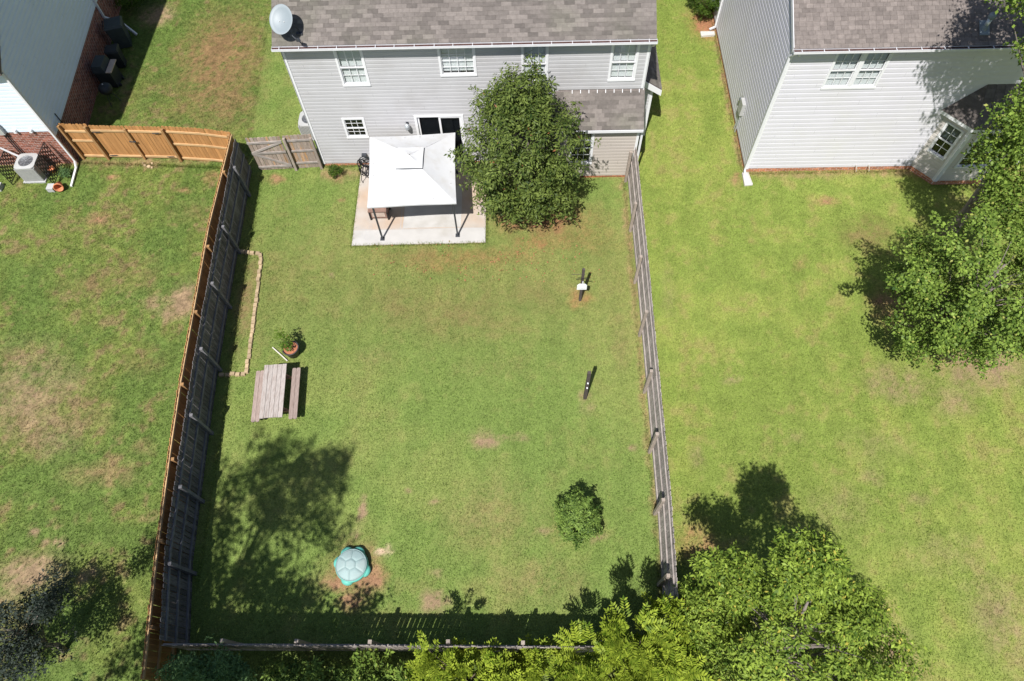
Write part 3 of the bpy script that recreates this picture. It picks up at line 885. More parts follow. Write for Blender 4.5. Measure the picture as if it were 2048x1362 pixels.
# meter box and conduits on the side wall
MB().bf(G2, 1.95, 2.35, .95, 1.5, 0, .16).build('meter_box', 'ac_grey', H2)
M90 = Matrix.Rotation(-math.pi / 2, 3, 'Y')
MB().lathe([(.1, .0), (.1, .06), (.085, .1), (.03, .12)], G2.P(2.55, 1.2, .02), 12, M90).build('electric_meter', 'meter_glass', H2)
MB().bf(G2, 2.42, 2.68, 1.0, 1.42, 0, .03).build('meter_panel', 'ac_grey', H2)
for aa in (2.05, 2.22):
    MB().tube([G2.P(aa, .95, .07), G2.P(aa, -.05, .07)], .024, 6).build('conduit', 'galvanised', H2)
# bay window
BA, BB = Vector((14.72, YR, 0)), Vector((15.4, 17.61, 0))
bu = (BB - BA); bl_ = bu.length; bu.normalize()
bn = Vector((bu.y, -bu.x, 0))
if bn.y > 0: bn = -bn
FB1 = Fr(BA, bu, bn); FB2 = Fr(BB, (1, 0, 0), (0, -1, 0))
BB2 = Vector((17.3, 17.61, 0)); FB3 = Fr(BB2, (.68, .78, 0), (.78, -.68, 0))
siding(H2, 'bay_wall', 'siding_bay', FB1, 0, bl_ - .01, .22, 2.98, [(.2, .84, 1.2, 2.58)])
siding(H2, 'bay_wall', 'siding_bay', FB2, .01, 1.9, .22, 2.98, [(.35, 1.55, .95, 2.48)])
siding(H2, 'bay_wall', 'siding_bay', FB3, .01, 1.0, .22, 2.98)
for b_ in (MB().bf(FB2, -.05, .1, .2, 2.9, 0, .035), MB().bf(FB1, bl_ - .1, bl_ + .02, .2, 2.9, .002, .033)): b_.build('corner_trim', 'trim_white', H2)
bricks(H2, 'brick', 'brick', FB1, 0, bl_, -.05, .22)
bricks(H2, 'brick', 'brick', FB2, 0, 1.9, -.05, .22)
window(H2, FB1, .18, .86, 1.17, 2.6, cols=2, rows=2, low_blind=.5, glass='glass_dark', trim=.06, label='narrow window in the angled side of the bay')
window(H2, FB2, .33, 1.57, .93, 2.5, cols=2, rows=2, low_blind=.3, glass='glass_dark', label='wide window in the front of the bay')
br = MB()
E0, E1, E2, E3 = (14.45, YR, 3.0), (15.28, 17.42, 3.0), (17.4, 17.42, 3.0), (18.2, YR, 3.0)
T0, T1 = (15.42, YR - .01, 4.1), (17.2, YR - .01, 4.1)
br.quad(E0, E1, T0).quad(E1, E2, T1, T0).quad(E2, E3, T1).quad(E0, E3, E2, E1)
bro = br.build('bay_roof', 'shingle_dark', H2)
dn = lambda p: (p[0], p[1], p[2] - .14)
MB().quad(E0, E1, dn(E1), dn(E0)).quad(E1, E2, dn(E2), dn(E1)).quad(E2, E3, dn(E3), dn(E2)).build('bay_fascia', 'trim_white', bro)
u_ = (Vector(E1) - Vector(E0)); s_ = Vector(T0) - Vector(E0)
shm = MB()
for (A, B, T_, T2) in ((E0, E1, T0, T0), (E1, E2, T0, T1)):
    A, B, T_, T2 = map(Vector, (A, B, T_, T2))
    nrow = 10
    nn = (B - A).cross(T_ - A).normalized()
    if nn.z < 0: nn = -nn
    for r in range(nrow):
        l0, l1 = A.lerp(T_, r / nrow), B.lerp(T2, r / nrow)
        m0, m1 = A.lerp(T_, (r + 1.1) / nrow), B.lerp(T2, (r + 1.1) / nrow)
        k = max(1, int((l1 - l0).length / .3))
        for q in range(k):
            f0, f1 = q / k + .005, (q + 1) / k - .005
            pts = [l0.lerp(l1, f0), l0.lerp(l1, f1), m0.lerp(m1, f1), m0.lerp(m1, f0)]
            shm.hexa([pts[0] + nn * .004, pts[1] + nn * .004, pts[2] + nn * .002, pts[3] + nn * .002, pts[0] + nn * .016, pts[1] + nn * .016, pts[2] + nn * .006, pts[3] + nn * .006])
shm.build('shingle_field', 'shingle_dark', bro, kind='stuff')
# vent pipe on the roof
t = thing('roof_vent', (14.22, 18.6, 6.1), 'galvanised vent pipe with a cap on the roof of the white house', 'roof vent')
vz = 5.885 + (18.6 - 18.17) * RP
MB().lathe([(.07, -.12), (.07, .42)], (14.22, 18.6, vz), 14).build('pipe', 'galvanised', t, True)
MB().lathe([(.075, 0), (.11, .03), (.11, .13), (.04, .2)], (14.22, 18.6, vz + .36), 14).build('cap', 'dish_grey', t, True)
MB().hexa([(14.07, 18.4, vz - .08), (14.37, 18.4, vz - .08), (14.37, 18.8, vz + .12), (14.07, 18.8, vz + .12), (14.07, 18.4, vz - .06), (14.37, 18.4, vz - .06), (14.37, 18.8, vz + .14), (14.07, 18.8, vz + .14)]).lathe([(.12, -.03), (.065, .16)], (14.22, 18.6, vz), 14).build('flashing', 'dish_grey', t)

# ------------------------------------------------------------------ brick and siding house (top left)
yaw = math.radians(4.5)
LO = Vector((-17.9, 19.4, 0))
lu = Vector((-math.cos(yaw * .15), -math.sin(yaw * .15), 0))
lside = Vector((-math.sin(yaw), math.cos(yaw), 0))
H3 = thing('brick_house', LO, 'house with white siding over red brick at the upper left corner', 'house')
L1 = Fr(LO, lu, (0.01, -1, 0))
L2 = Fr(LO, lside, (math.cos(yaw), math.sin(yaw), 0))
siding(H3, 'wall', 'siding_left', L1, .0, 9, 1.75, 4.65, course=.165)
siding(H3, 'wall', 'siding_left', L2, .0, 12, 1.5, 7.6, course=.19, lap=.04, rng=lambda b: (0, 12) if b < 4.65 else ((b - 4.65) / .5, 12 - (b - 4.65) / .5))
bricks(H3, 'brick', 'brick_dark', L1, .0, 6, -.05, 1.73)
bricks(H3, 'brick', 'brick_dark', L2, .0, 11, -.05, 1.49)
core = MB()
core.hexa([L1.P(.1, 0, -.1), L1.P(9, 0, -.1), L1.P(9, 0, -12), L2.P(12, 0, -.1), L1.P(.1, 4.6, -.1), L1.P(9, 4.6, -.1), L1.P(9, 4.6, -12), L2.P(12, 4.6, -.1)])
core.build('wall_core', 'dark_inside', H3)
lr = MB()
lr.hexa([L2.P(-.3, 4.6, .12), L2.P(6, 7.75, .12), L2.P(6, 7.75, -9), L2.P(-.3, 4.6, -9), L2.P(-.3, 4.75, .12), L2.P(6, 7.9, .12), L2.P(6, 7.9, -9), L2.P(-.3, 4.75, -9)])
lr.hexa([L2.P(6, 7.75, .12), L2.P(12.3, 4.6, .12), L2.P(12.3, 4.6, -9), L2.P(6, 7.75, -9), L2.P(6, 7.9, .12), L2.P(12.3, 4.75, .12), L2.P(12.3, 4.75, -9), L2.P(6, 7.9, -9)])
lr.build('roof', 'shingle_dark', H3)
for b_ in (MB().bf(L1, -.035, .1, 1.72, 4.6, 0, .03), MB().bf(L2, -.02, .09, 1.5, 4.6, .002, .03)): b_.build('corner_trim', 'trim_white', H3)
c = LO + Vector((.02, -.07, 0))
downspout(H3, [(c.x, c.y, 4.5), (c.x, c.y, .2), (c.x + .06, c.y - .25, .08), (c.x + .12, c.y - 1.15, .05)])
q = L2.P(7.6, 0, .07)
downspout(H3, [(q.x, q.y, 3.0), (q.x, q.y, .9), (q.x + .5, q.y + .2, .45), (q.x + 1.05, q.y - .1, .08)], w=.09)
MB().bf(L1, 1.7, 1.95, 1.75, 2.25, .02, .15).build('meter_box', 'ac_grey', H3)
for aa in (.65, 1.25): MB().bf(L1, aa, aa + .1, 1.78, 1.9, .02, .12).build('vent_cover', 'trim_white', H3)
for aa in (1.75, 1.85): MB().tube([L1.P(aa, 1.75, .06), L1.P(aa, 0, .06)], .022, 6).build('conduit', 'black_plastic', H3)
MB().tube([L2.P(.75, 1.9, .05), L2.P(.75, 1.4, .06), L2.P(.72, 1.1, .05)], .02, 6).build('cable', 'black_plastic', H3)
MB().bar(L1.P(2.25, 1.2, .25), L1.P(1.6, .55, .3), .05, .05).build('refrigerant_line', 'trim_white', H3)

# ------------------------------------------------------------------ patio slab and bed
def tri_slab(name, poly, z0, z1, m, kind='structure'):
    o = MB().prism(WORLD_XY, poly, z0, z1).build(name, m)
    o['kind'] = kind
    return o
WORLD_XY = Fr((0, 0, 0), (1, 0, 0), (0, 0, 1), (0, 1, 0))
patio = tri_slab('patio', [(-6.4, 15.15), (-1.47, 15.2), (-1.5, YM - .01), (-6.42, YM - .01)], -.12, .035, 'concrete')
for poly in ([(-6.395, 15.156), (-1.475, 15.206), (-1.478, 15.87), (-6.39, 15.82)], ):
    MB().prism(WORLD_XY, poly, .036, .040).build('slab', 'concrete_pale', patio)
MB().prism(WORLD_XY, [(-4.56, 15.9), (-2.4, 15.92), (-2.4, 17.9), (-4.56, 17.9)], .036, .0395).build('slab', 'concrete_pale', patio)
jm = MB().box(-6.2, -1.6, 15.855, 15.870, .0405, .042).box(-4.66, -4.645, 15.88, 18.0, .0405, .042).box(-4.56, -4.545, 15.75, 16.9, .0425, .0435)
jm.build('joint', 'concrete_block', patio)
for (rx, ry, r) in ((-6.15, 15.62, .09), (-5.87, 15.52, .10), (-5.86, 15.78, .07), (-5.78, 15.97, .06)):
    ring = MB(); k = 18
    for i in range(k):
        a, b = 2 * math.pi * i / k, 2 * math.pi * (i + .8) / k
        ring.quad((rx + r * math.cos(a), ry + r * math.sin(a), .0442), (rx + (r + .014) * math.cos(a), ry + (r + .014) * math.sin(a), .0442),
                  (rx + (r + .014) * math.cos(b), ry + (r + .014) * math.sin(b), .0442), (rx + r * math.cos(b), ry + r * math.sin(b), .0442))
    ring.build('ring_stain', 'concrete_block', patio)

# edging stones
bed = thing('bed_edging', (-9.6, 12.4, 0), 'row of small tan edging stones around the narrow bed by the left fence', 'garden edging')
path = [(-10.5, 14.93), (-9.75, 14.87), (-9.66, 14.5), (-9.58, 13.1), (-9.5, 12.2), (-9.47, 11.5), (-9.42, 10.7), (-9.4, 9.98), (-9.75, 9.96), (-10.3, 9.94)]
for p, q in zip(path[:-1], path[1:]):
    p, q = Vector((*p, 0)), Vector((*q, 0))
    k = max(1, round((q - p).length / .185))
    for i in range(k):
        m0, m1 = p.lerp(q, i / k), p.lerp(q, (i + 1) / k)
        cpt = (m0 + m1) / 2 + Vector((random.uniform(-.02, .02), random.uniform(-.02, .02), 0))
        d = (m1 - m0).normalized(); nn = Vector((-d.y, d.x, 0))
        hl, hw, hh = (m1 - m0).length * .47, random.uniform(.058, .075), random.uniform(.06, .085)
        mb = MB(); top = []
        for (sa, sb) in ((-1, -1), (1, -1), (1, 1), (-1, 1)):
            top.append(cpt + d * hl * sa * random.uniform(.78, .92) + nn * hw * sb * random.uniform(.75, .95) + Vector((0, 0, hh + random.uniform(-.008, .008))))
        bot = [cpt + d * hl * sa + nn * hw * sb + Vector((0, 0, -.03)) for (sa, sb) in ((-1, -1), (1, -1), (1, 1), (-1, 1))]
        mb.hexa(bot + top).build('stone', 'edging_stone', bed)

# ------------------------------------------------------------------ fences
def dogear(w, h, t, m, name='picket'):
    c_ = .028
    poly = [(-w / 2, 0), (w / 2, 0), (w / 2, h - c_), (w / 2 - c_, h), (-w / 2 + c_, h), (-w / 2, h - c_)]
    return MB().prism(Fr((0, 0, 0), (1, 0, 0), (0, 1, 0)), poly, -t / 2, t / 2).mesh(name, m)

def fence(name, label, cat, path, posts, side, hgt, pm, rm, om, rails=(.25, .9, 1.5), wp=.135, gap=.007, post_h=1.62, group=None, jitter=.012, tilt=.006, post_w=.095, rail_h=.085, hfun=None, pk_gap_big=.0, lean=0.0):
    """pickets along a polyline; rails and posts on the given side (+1 = left of travel)"""
    t = thing(name, (*path[0], 0), label, cat, group)
    base = ORG[t]
    me_ = dogear(wp, hgt, .017, pm)
    pts = [Vector((*p, 0)) for p in path]
    for p, q in zip(pts[:-1], pts[1:]):
        d = (q - p); L_ = d.length; d.normalize(); nn = Vector((-d.y, d.x, 0)) * side
        k = max(1, round(L_ / (wp + gap)))
        for i in range(k):
            c_ = p + d * ((i + .5) * L_ / k)
            o = link('picket', me_, t, c_ - base + Vector((0, 0, random.uniform(-jitter, jitter) - .01)))
            o.rotation_euler = (random.uniform(-tilt, tilt) + lean * side, random.uniform(-tilt, tilt), math.atan2(d.y, d.x) + random.uniform(-tilt, tilt))
            s = (hfun(c_) if hfun else 1) * 1.0
            o.scale = (random.uniform(.955, 1.0) - pk_gap_big * random.random(), 1, s)
        for z in rails:
            zz0 = z * (hfun(p) if hfun else 1); zz1 = z * (hfun(q) if hfun else 1)
            MB().bar(p + nn * (.029 - lean * zz0) + Vector((0, 0, zz0)), q + nn * (.029 - lean * zz1) + Vector((0, 0, zz1)), .038, rail_h).build('rail', rm, t)
    for (x_, y_) in posts:
        # nearest point of the path
        best = None
        for p, q in zip(pts[:-1], pts[1:]):
            d = q - p; L_ = d.length; d.normalize()
            s = min(max((Vector((x_, y_, 0)) - p).dot(d), 0), L_)
            c_ = p + d * s
            e = (Vector((x_, y_, 0)) - c_).length
            if best is None or e < best[0]: best = (e, c_, d)
        _, c_, d = best
        nn = Vector((-d.y, d.x, 0)) * side
        c_ = c_ + nn * (.05 + post_w / 2)
        h = post_h * random.uniform(.985, 1.02)
        tl = Vector((random.uniform(-.012, .012), random.uniform(-.012, .012), 0))
        MB().bar(c_ + Vector((0, 0, -.1)), c_ + tl + Vector((0, 0, h)), post_w, post_w, up=tuple(nn)).build('post', om, t)
    return t

fence('picket_fence', 'weathered picket fence with shade put into its colour along the left side of the fenced yard', 'fence',
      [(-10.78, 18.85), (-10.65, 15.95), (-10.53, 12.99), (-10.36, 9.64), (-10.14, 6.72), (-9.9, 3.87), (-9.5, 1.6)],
      [(-10.7, 17.58), (-10.6, 14.9), (-10.5, 12.54), (-10.4, 10.11), (-10.1, 7.87), (-10, 5.65), (-9.8, 3.52)], 1, 1.78, 'wood_shaded', 'wood_shaded_rail', 'wood_shaded_rail', gap=.013, pk_gap_big=.05)
fence('cedar_fence', 'new orange cedar fence running beside the weathered grey fence', 'fence',
      [(-10.98, 19.05), (-10.97, 14.82), (-10.62, 8.77), (-10.44, 6.7), (-10.15, 3.86), (-9.82, 1.25), (-9.75, .7)],
      [(-11.1, 17.26), (-10.9, 13.99), (-10.8, 11.38), (-10.6, 8.82), (-10.4, 6.46), (-10.2, 4.11), (-9.9, 1.9)], 1, 1.82, 'cedar', 'cedar_rail', 'cedar_post', rails=(.25, 1.0, 1.72), post_h=1.74, gap=.003)
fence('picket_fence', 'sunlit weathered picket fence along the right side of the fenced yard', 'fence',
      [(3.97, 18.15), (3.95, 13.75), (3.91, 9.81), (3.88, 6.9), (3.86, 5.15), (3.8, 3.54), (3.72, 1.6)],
      [(4, 18.0), (4, 15.64), (4, 13.39), (4, 11.26), (4, 9.16), (4, 7.12), (4, 5.2), (3.8, 3.17)], -1, 1.76, 'wood_sunlit', 'wood_grey_rail', 'wood_grey_post', gap=.006, lean=.055)
fence('picket_fence', 'weathered picket fence across the back of the yard by the shrubs', 'fence',
      [(-9.5, 1.5), (-4.1, 1.47), (1.1, 1.42), (3.76, 1.45)],
      [(-7.9, 1.5), (-5.98, 1.5), (-4.08, 1.5), (-2.1, 1.5), (-.18, 1.5), (1.8, 1.5)], 1, 1.7, 'wood_grey', 'wood_grey_rail', 'wood_grey_post', gap=.009, post_h=1.74, pk_gap_big=.04)
# cedar front section with double gate
fence('cedar_fence', 'short cedar fence panel between the brick house and the double gate', 'fence', [(-17.75, 19.72), (-16.62, 19.66)], [(-17.7, 19.7), (-16.66, 19.66)], -1, 1.82, 'cedar', 'cedar_rail', 'cedar_post', rails=(.12, .95, 1.45), post_h=1.75, gap=.003)
fence('cedar_fence', 'cedar fence panel between the double gate and the corner of the cedar fence', 'fence', [(-13.72, 19.5), (-12.3, 19.36), (-11.0, 19.12)], [(-13.68, 19.5), (-11.05, 19.12)], -1, 1.82, 'cedar', 'cedar_rail', 'cedar_post', rails=(.12, .9, 1.55), post_h=1.75, gap=.003)
def gate(name, label, p, q, hgt, pm, rm, rails, braces, side=-1, hinge=True):
    t = thing(name, (*p, 0), label, 'gate')
    base = ORG[t]
    p, q = Vector((*p, 0)), Vector((*q, 0))
    d = q - p; L_ = d.length; d.normalize(); nn = Vector((-d.y, d.x, 0)) * side
    me_ = dogear(.135, hgt, .017, pm)
    k = round(L_ / .141)
    for i in range(k):
        c_ = p + d * ((i + .5) * L_ / k)
        o = link('picket', me_, t, c_ - base + Vector((0, 0, .03 + random.uniform(-.008, .008))))
        o.rotation_euler = (0, random.uniform(-.006, .006), math.atan2(d.y, d.x)); o.scale = (random.uniform(.95, 1), 1, 1)
    for z in rails: MB().bar(p + nn * .029 + Vector((0, 0, z)), q + nn * .029 + Vector((0, 0, z)), .038, .09).build('rail', rm, t)
    for (s0, z0, s1, z1) in braces:
        MB().bar(p + d * s0 * L_ + nn * .032 + Vector((0, 0, z0)), p + d * s1 * L_ + nn * .032 + Vector((0, 0, z1)), .036, .085, up=(0, 0, 1)).build('brace', rm, t)
    return t
g1 = gate('cedar_gate', 'left leaf of the cedar double gate', (-16.58, 19.66), (-15.2, 19.6), 1.72, 'cedar', 'cedar_rail', (.14, 1.5), ())
g2 = gate('cedar_gate', 'right leaf of the cedar double gate with the drop bar', (-15.17, 19.6), (-13.76, 19.52), 1.72, 'cedar', 'cedar_rail', (.14, 1.5), ())
MB().bar((-15.18, 19.52, .03), (-15.18, 19.52, 1.66), .085, .06, up=(0, 1, 0)).build('drop_bar', 'cedar_post', g2)
MB().bar((-15.3, 19.5, 1.02), (-15.05, 19.49, 1.02), .03, .05).build('latch', 'steel_dark', g2)
for g_, x_, y_ in ((g1, -16.5, 19.62), (g2, -13.9, 19.5)):
    for z in (.18, 1.45): MB().bar((x_ - .02, y_ - .05, z + .03), (x_ + .28 * (1 if x_ < -15 else -1), y_ - .05, z + .03), .012, .04).build('hinge', 'steel_dark', g_)
# footing rubble at the gate drop bar
rub = thing('rubble', (-15.0, 19.2, 0), 'small pale concrete lumps in the grass at the foot of the cedar gate', 'rubble')
for (x_, y_, r) in ((-15.12, 19.22, .07), (-14.95, 19.15, .09), (-14.85, 19.3, .06), (-15.22, 19.32, .06), (-14.8, 19.08, .07)):
    MB().lathe([(r * .8, -.02), (r * .85, .02), (r * .6, .05), (r * .2, .06)], (x_, y_, 0), 7, sx=random.uniform(.7, 1.4)).build('lump', 'edging_stone', rub)
# grey gate by the middle house
gate('picket_gate', 'weathered grey gate with crossed braces beside the grey house', (-10.42, 18.86), (-9.12, 18.93), 1.72, 'wood_gate', 'wood_grey_rail', (.2, .95, 1.5), ((.02, .98, .98, 1.48), (.02, .94, .98, .22)))
fence('picket_fence', 'short weathered fence panel between the grey gate and the grey house', 'fence', [(-9.05, 18.95), (-7.96, 19.0)], [(-9.0, 18.95), (-8.0, 19.0)], -1, 1.76, 'wood_gate', 'wood_grey_rail', 'wood_grey_post', rails=(.3, .95, 1.5), post_h=1.66)

# ------------------------------------------------------------------ gazebo
gz = thing('gazebo', (-4, 16.95, 0), 'white fabric canopy on dark metal legs over the patio', 'canopy')
CZ = 2.02
cor = [Vector((-5.43, 15.30, CZ)), Vector((-2.36, 15.43, CZ)), Vector((-2.52, 18.70, CZ)), Vector((-5.66, 18.56, CZ))]
cen = Vector((-3.98, 17.0, 0))
topz = 2.56
inner = [cen + Vector((x_, y_, topz)) for x_, y_ in ((-.4, -.42), (.4, -.42), (.4, .42), (-.4, .42))]
def sheet(cs, tops, m, name, parent, n=14, sag=.05, inset=.06, thick=.012):
    mb = MB()
    for k in range(4):
        A, B, T0_, T1_ = cs[k], cs[(k + 1) % 4], tops[k], tops[(k + 1) % 4]
        idx = {}
        for i in range(n + 1):
            f = i / n
            e = A.lerp(B, f); tt = T0_.lerp(T1_, f)
            e = e + (Vector((tt.x, tt.y, e.z)) - e) * inset * 4 * f * (1 - f) * .45 - Vector((0, 0, sag * .3 * 4 * f * (1 - f)))
            for j in range(n + 1):
                g_ = j / n
                p = e.lerp(tt, g_)
                p.z -= sag * 1.6 * (4 * f * (1 - f)) * g_ * (1 - g_) + .09 * g_ * (1 - g_) + .006 * math.sin(9 * f + 5 * g_ + k)
                idx[i, j] = len(mb.v); mb.v.append(tuple(p))
        for i in range(n):
            for j in range(n):
                mb.f.append((idx[i, j], idx[i + 1, j], idx[i + 1, j + 1], idx[i, j + 1]))
        # hem
        for i in range(n):
            p, q = Vector(mb.v[idx[i, 0]]), Vector(mb.v[idx[i + 1, 0]])
            mb.quad(p, q, q - Vector((0, 0, .06)), p - Vector((0, 0, .06)))
    return mb.build(name, m, parent, True)
cn = sheet(cor, inner, 'canopy', 'canopy', gz)
vt = [cen + Vector((x_, y_, topz + .035)) for x_, y_ in ((-.46, -.47), (.46, -.47), (.46, .47), (-.46, .47))]
ap = [cen + Vector((x_, y_, topz + .17)) for x_, y_ in ((-.02, -.02), (.02, -.02), (.02, .02), (-.02, .02))]
sheet(vt, ap, 'canopy', 'vent_canopy', gz, n=8, sag=.02, inset=.05)
for k, (px_, py_) in enumerate(((-5.28, 15.42), (-2.5, 15.53), (-2.66, 18.55), (-5.5, 18.42))):
    MB().bar((px_, py_, .036), (px_, py_, 1.98), .055, .055, up=(0, 1, 0)).box(px_ - .08, px_ + .08, py_ - .08, py_ + .08, .036, .05).build('leg', 'steel_dark', gz)
fb = [Vector((-5.28, 15.42, 1.96)), Vector((-2.5, 15.53, 1.96)), Vector((-2.66, 18.55, 1.96)), Vector((-5.5, 18.42, 1.96))]
for k in range(4):
    MB().bar(fb[k] - Vector((0, 0, .03)), fb[(k + 1) % 4] - Vector((0, 0, .03)), .035, .05).build('frame_bar', 'steel_dark', gz)
    MB().bar(fb[k] - Vector((0, 0, .02)), cen + Vector((0, 0, topz - .08)), .025, .025).build('rafter', 'steel_dark', gz)
for k in range(2): MB().bar(vt[k] + Vector((0, 0, -.055)), vt[k + 1] + Vector((0, 0, -.055)), .02, .03).build('vent_gap_shadow', 'steel_dark', gz)  # dark bars standing in for the gap shadow on two sides of the vent
for k in range(4):
    A, B, T0_, T1_ = cor[k], cor[(k + 1) % 4], inner[k], inner[(k + 1) % 4]
    for f in (.22, .4, .6, .78):
        p = A.lerp(B, f).lerp(T0_.lerp(T1_, f), .16)
        p.z -= .06 * 4 * f * (1 - f) * .2 + .012
        MB().lathe([(.014, 0), (.014, .022)], p - Vector((0, 0, .004)), 8).build('grommet', 'ac_grey', gz)

# wrought iron chair half under the canopy, brown cabinet table
ch = thing('patio_chair', (-6.12, 18.35, .035), 'black wrought iron chair with scrolled back at the left edge of the canopy', 'chair')
ccx, ccy = -6.05, 18.35
seat = MB()
for k in range(7): seat.bar((ccx - .24 + k * .08, ccy - .22, .45), (ccx - .24 + k * .08, ccy + .24, .45), .022, .012)
seat.tube([(ccx + .27 * math.cos(a), ccy + .25 * math.sin(a), .45) for a in np.linspace(0, 2 * math.pi, 17)], .016, 5).build('seat', 'black_iron', ch)
for sx, sy in ((-1, -1), (1, -1), (1, 1), (-1, 1)):
    MB().tube([(ccx + .2 * sx, ccy + .18 * sy, .45), (ccx + .25 * sx, ccy + .24 * sy, .2), (ccx + .22 * sx, ccy + .25 * sy, .036)], .014, 5).build('leg', 'black_iron', ch)
bk = MB()
def cpt_(a, z): return (ccx - .27 * math.cos(a), ccy + .30 * math.sin(a), z)
bk.tube([cpt_(a, .45 + .5 * math.cos(a * .9)) for a in np.linspace(-1.55, 1.55, 13)], .018, 5)
for a in np.linspace(-1.2, 1.2, 7):
    bk.tube([cpt_(a, .45), cpt_(a + .12, .62), cpt_(a - .1, .8), cpt_(a, .45 + .5 * math.cos(a * .9))], .011, 5)
    bk.tube([Vector(cpt_(a, .64)) + Vector((0, .07 * math.cos(s), .07 * math.sin(s))) for s in np.linspace(0, 6.2, 9)], .009, 4)
bk.build('backrest', 'black_iron', ch)
for s in (-1, 1):
    MB().tube([(ccx - .15, ccy + .28 * s, .68), (ccx + .1, ccy + .33 * s, .68), (ccx + .26, ccy + .31 * s, .62), (ccx + .22, ccy + .26 * s, .45)], .014, 5).build('armrest', 'black_iron', ch)
tb = thing('patio_bench', (-5.4, 16.5, .035), 'brown metal storage bench under the front left corner of the canopy', 'bench')
MB().box(-5.78, -5.12, 16.32, 16.8, .12, .5).build('body', 'brown_metal', tb)
MB().box(-5.82, -5.08, 16.28, 16.84, .5, .54).build('top', 'brown_metal', tb)
for x_, y_ in ((-5.78, 16.32), (-5.12, 16.32), (-5.78, 16.8), (-5.12, 16.8)): MB().box(x_ - .03, x_ + .03, y_ - .03, y_ + .03, .036, .5).build('leg', 'black_iron', tb)
MB().box(-5.7, -5.22, 16.314, 16.318, .2, .44).build('front_panel', 'cushion', tb)
# coiled hose by the wall
hs = thing('garden_hose', (-6.3, 18.8, 0), 'coiled black garden hose hanging at the wall beside the canopy', 'hose')
cm = MB()
for k in range(5):
    r = .2 + .03 * (k % 3)
    cm.tube([(-6.2 + r * math.cos(a) + .02 * k, 18.86 - .02 * k, .42 + (r + .03) * math.sin(a)) for a in np.linspace(0, 2 * math.pi, 20)], .014, 5)
cm.build('coil', 'black_plastic', hs)
MB().box(-6.28, -6.1, 18.9, 19.03, .62, .68).build('hanger', 'steel_dark', hs)

# ------------------------------------------------------------------ picnic table
pt = thing('picnic_table', (-8.1, 9.03, 0), 'weathered wooden picnic table with two benches on the lawn by the left fence', 'picnic table')
an = math.radians(4.2)
U = Vector((math.cos(an), math.sin(an), 0)); Vv = Vector((-math.sin(an), math.cos(an), 0))
PO = Vector((-8.1, 9.03, 0))
FT = Fr(PO, U, (0, 0, 1), Vv)     # a across, b along, d up
def plank(parent, a, w, l, z, m, rnd=0.0, off=0):
    if rnd:
        poly = []
        for (sa, sb, a0_) in ((1, -1, -90), (1, 1, 0), (-1, 1, 90), (-1, -1, 180)):
            for k in range(4):
                th = math.radians(a0_ + 30 * k)
                poly.append((a + sa * (w / 2 - rnd) + rnd * math.cos(th), off + sb * (l / 2 - rnd) + rnd * math.sin(th)))
        # keep only outer corners of this plank rounded
        MB().prism(FT, poly, z - .038, z).build('plank', m, parent)
    else:
        MB().bf(FT, a - w / 2, a + w / 2, off - l / 2, off + l / 2, z - .038, z).build('plank', m, parent)
tp = MB().bf(FT, -.34, .34, -.62, -.55, .66, .70).bf(FT, -.34, .34, .55, .62, .66, .70).build('tabletop', 'table_leg', pt)
for k in range(5): plank(tp, -.292 + k * .146, .137, 1.85 + random.uniform(-.012, .012), .74 + random.uniform(-.003, .003), 'table_wood', off=random.uniform(-.006, .006))
for s in (-1, 1):
    b_ = MB().bf(FT, .46 * s - .02, .46 * s + .02, -.6, -.55, .37, .40).build('bench', 'table_leg', pt)
    for k in (-1, 1): plank(b_, .595 * s + k * .068, .128, 1.80, .44 + .001 * k, 'bench_wood', rnd=.045)
for s in (-.585, .585):
    MB().bf(FT, -.7, .7, s - .02, s + .02, .31, .40).build('crossbeam', 'table_leg', pt)
    for q in (-1, 1): MB().bar(FT.P(.52 * q, s + .045, 0), FT.P(.2 * q, s + .045, .67), .04, .09, up=tuple(U)).build('leg', 'table_leg', pt)

# ------------------------------------------------------------------ small lawn things
pot = thing('plant_pot', (-7.9, 10.72, 0), 'dark round pot with a leafy green plant behind the picnic table', 'potted plant')
MB().lathe([(.19, 0), (.23, .2), (.265, .40), (.285, .41), (.285, .44), (.25, .44), (.245, .38)], (-7.9, 10.72, 0), 24).build('pot', 'pot_dark', pot, True)
MB().lathe([(.24, .36), (.24, .385), (.1, .40), (.02, .40)], (-7.9, 10.72, 0), 20).build('soil', 'soil', pot)
sk = MB().tube([(-8.66, 10.95, .03), (-8.35, 10.68, .035), (-8.07, 10.43, .03)], .022, 6).build('pole', 'stick')
setp(sk, 'short pale stick lying in the grass between pot and picnic table', 'stick')

ht = thing('target_post', (1.88, 12.7, 0), 'dark wooden post carrying a small white board and crossbars on the lawn', 'post')
MB().bar((1.88, 12.7, -.1), (1.89, 12.72, 1.9), .085, .085, up=(0, 1, 0)).build('post', 'post_dark', ht)
FBd = Fr((1.885, 12.63, 0), (1, 0, 0), (0, -1, 0))
MB().prism(FBd, [(-.165, .82), (.165, .82), (.165, 1.08), (.1, 1.16), (-.1, 1.16), (-.165, 1.08)], 0, .02).build('board', 'board_white', ht)
for k in range(7): MB().bf(FBd, -.11 + k * .034, -.11 + k * .034 + random.uniform(.014, .026), .875, .9, .021, .024).build('print_mark', 'grey_print', ht)
MB().bar((1.66, 12.65, 1.42), (2.06, 12.66, 1.42), .025, .02).build('crossbar', 'black_iron', ht)
MB().bar((1.5, 12.67, 1.68), (1.95, 12.67, 1.68), .012, .012).build('crossbar', 'post_dark', ht)
MB().bar((1.9, 12.62, 1.2), (1.9, 12.62, 1.32), .03, .01, up=(0, 1, 0)).build('bracket', 'board_white', ht)
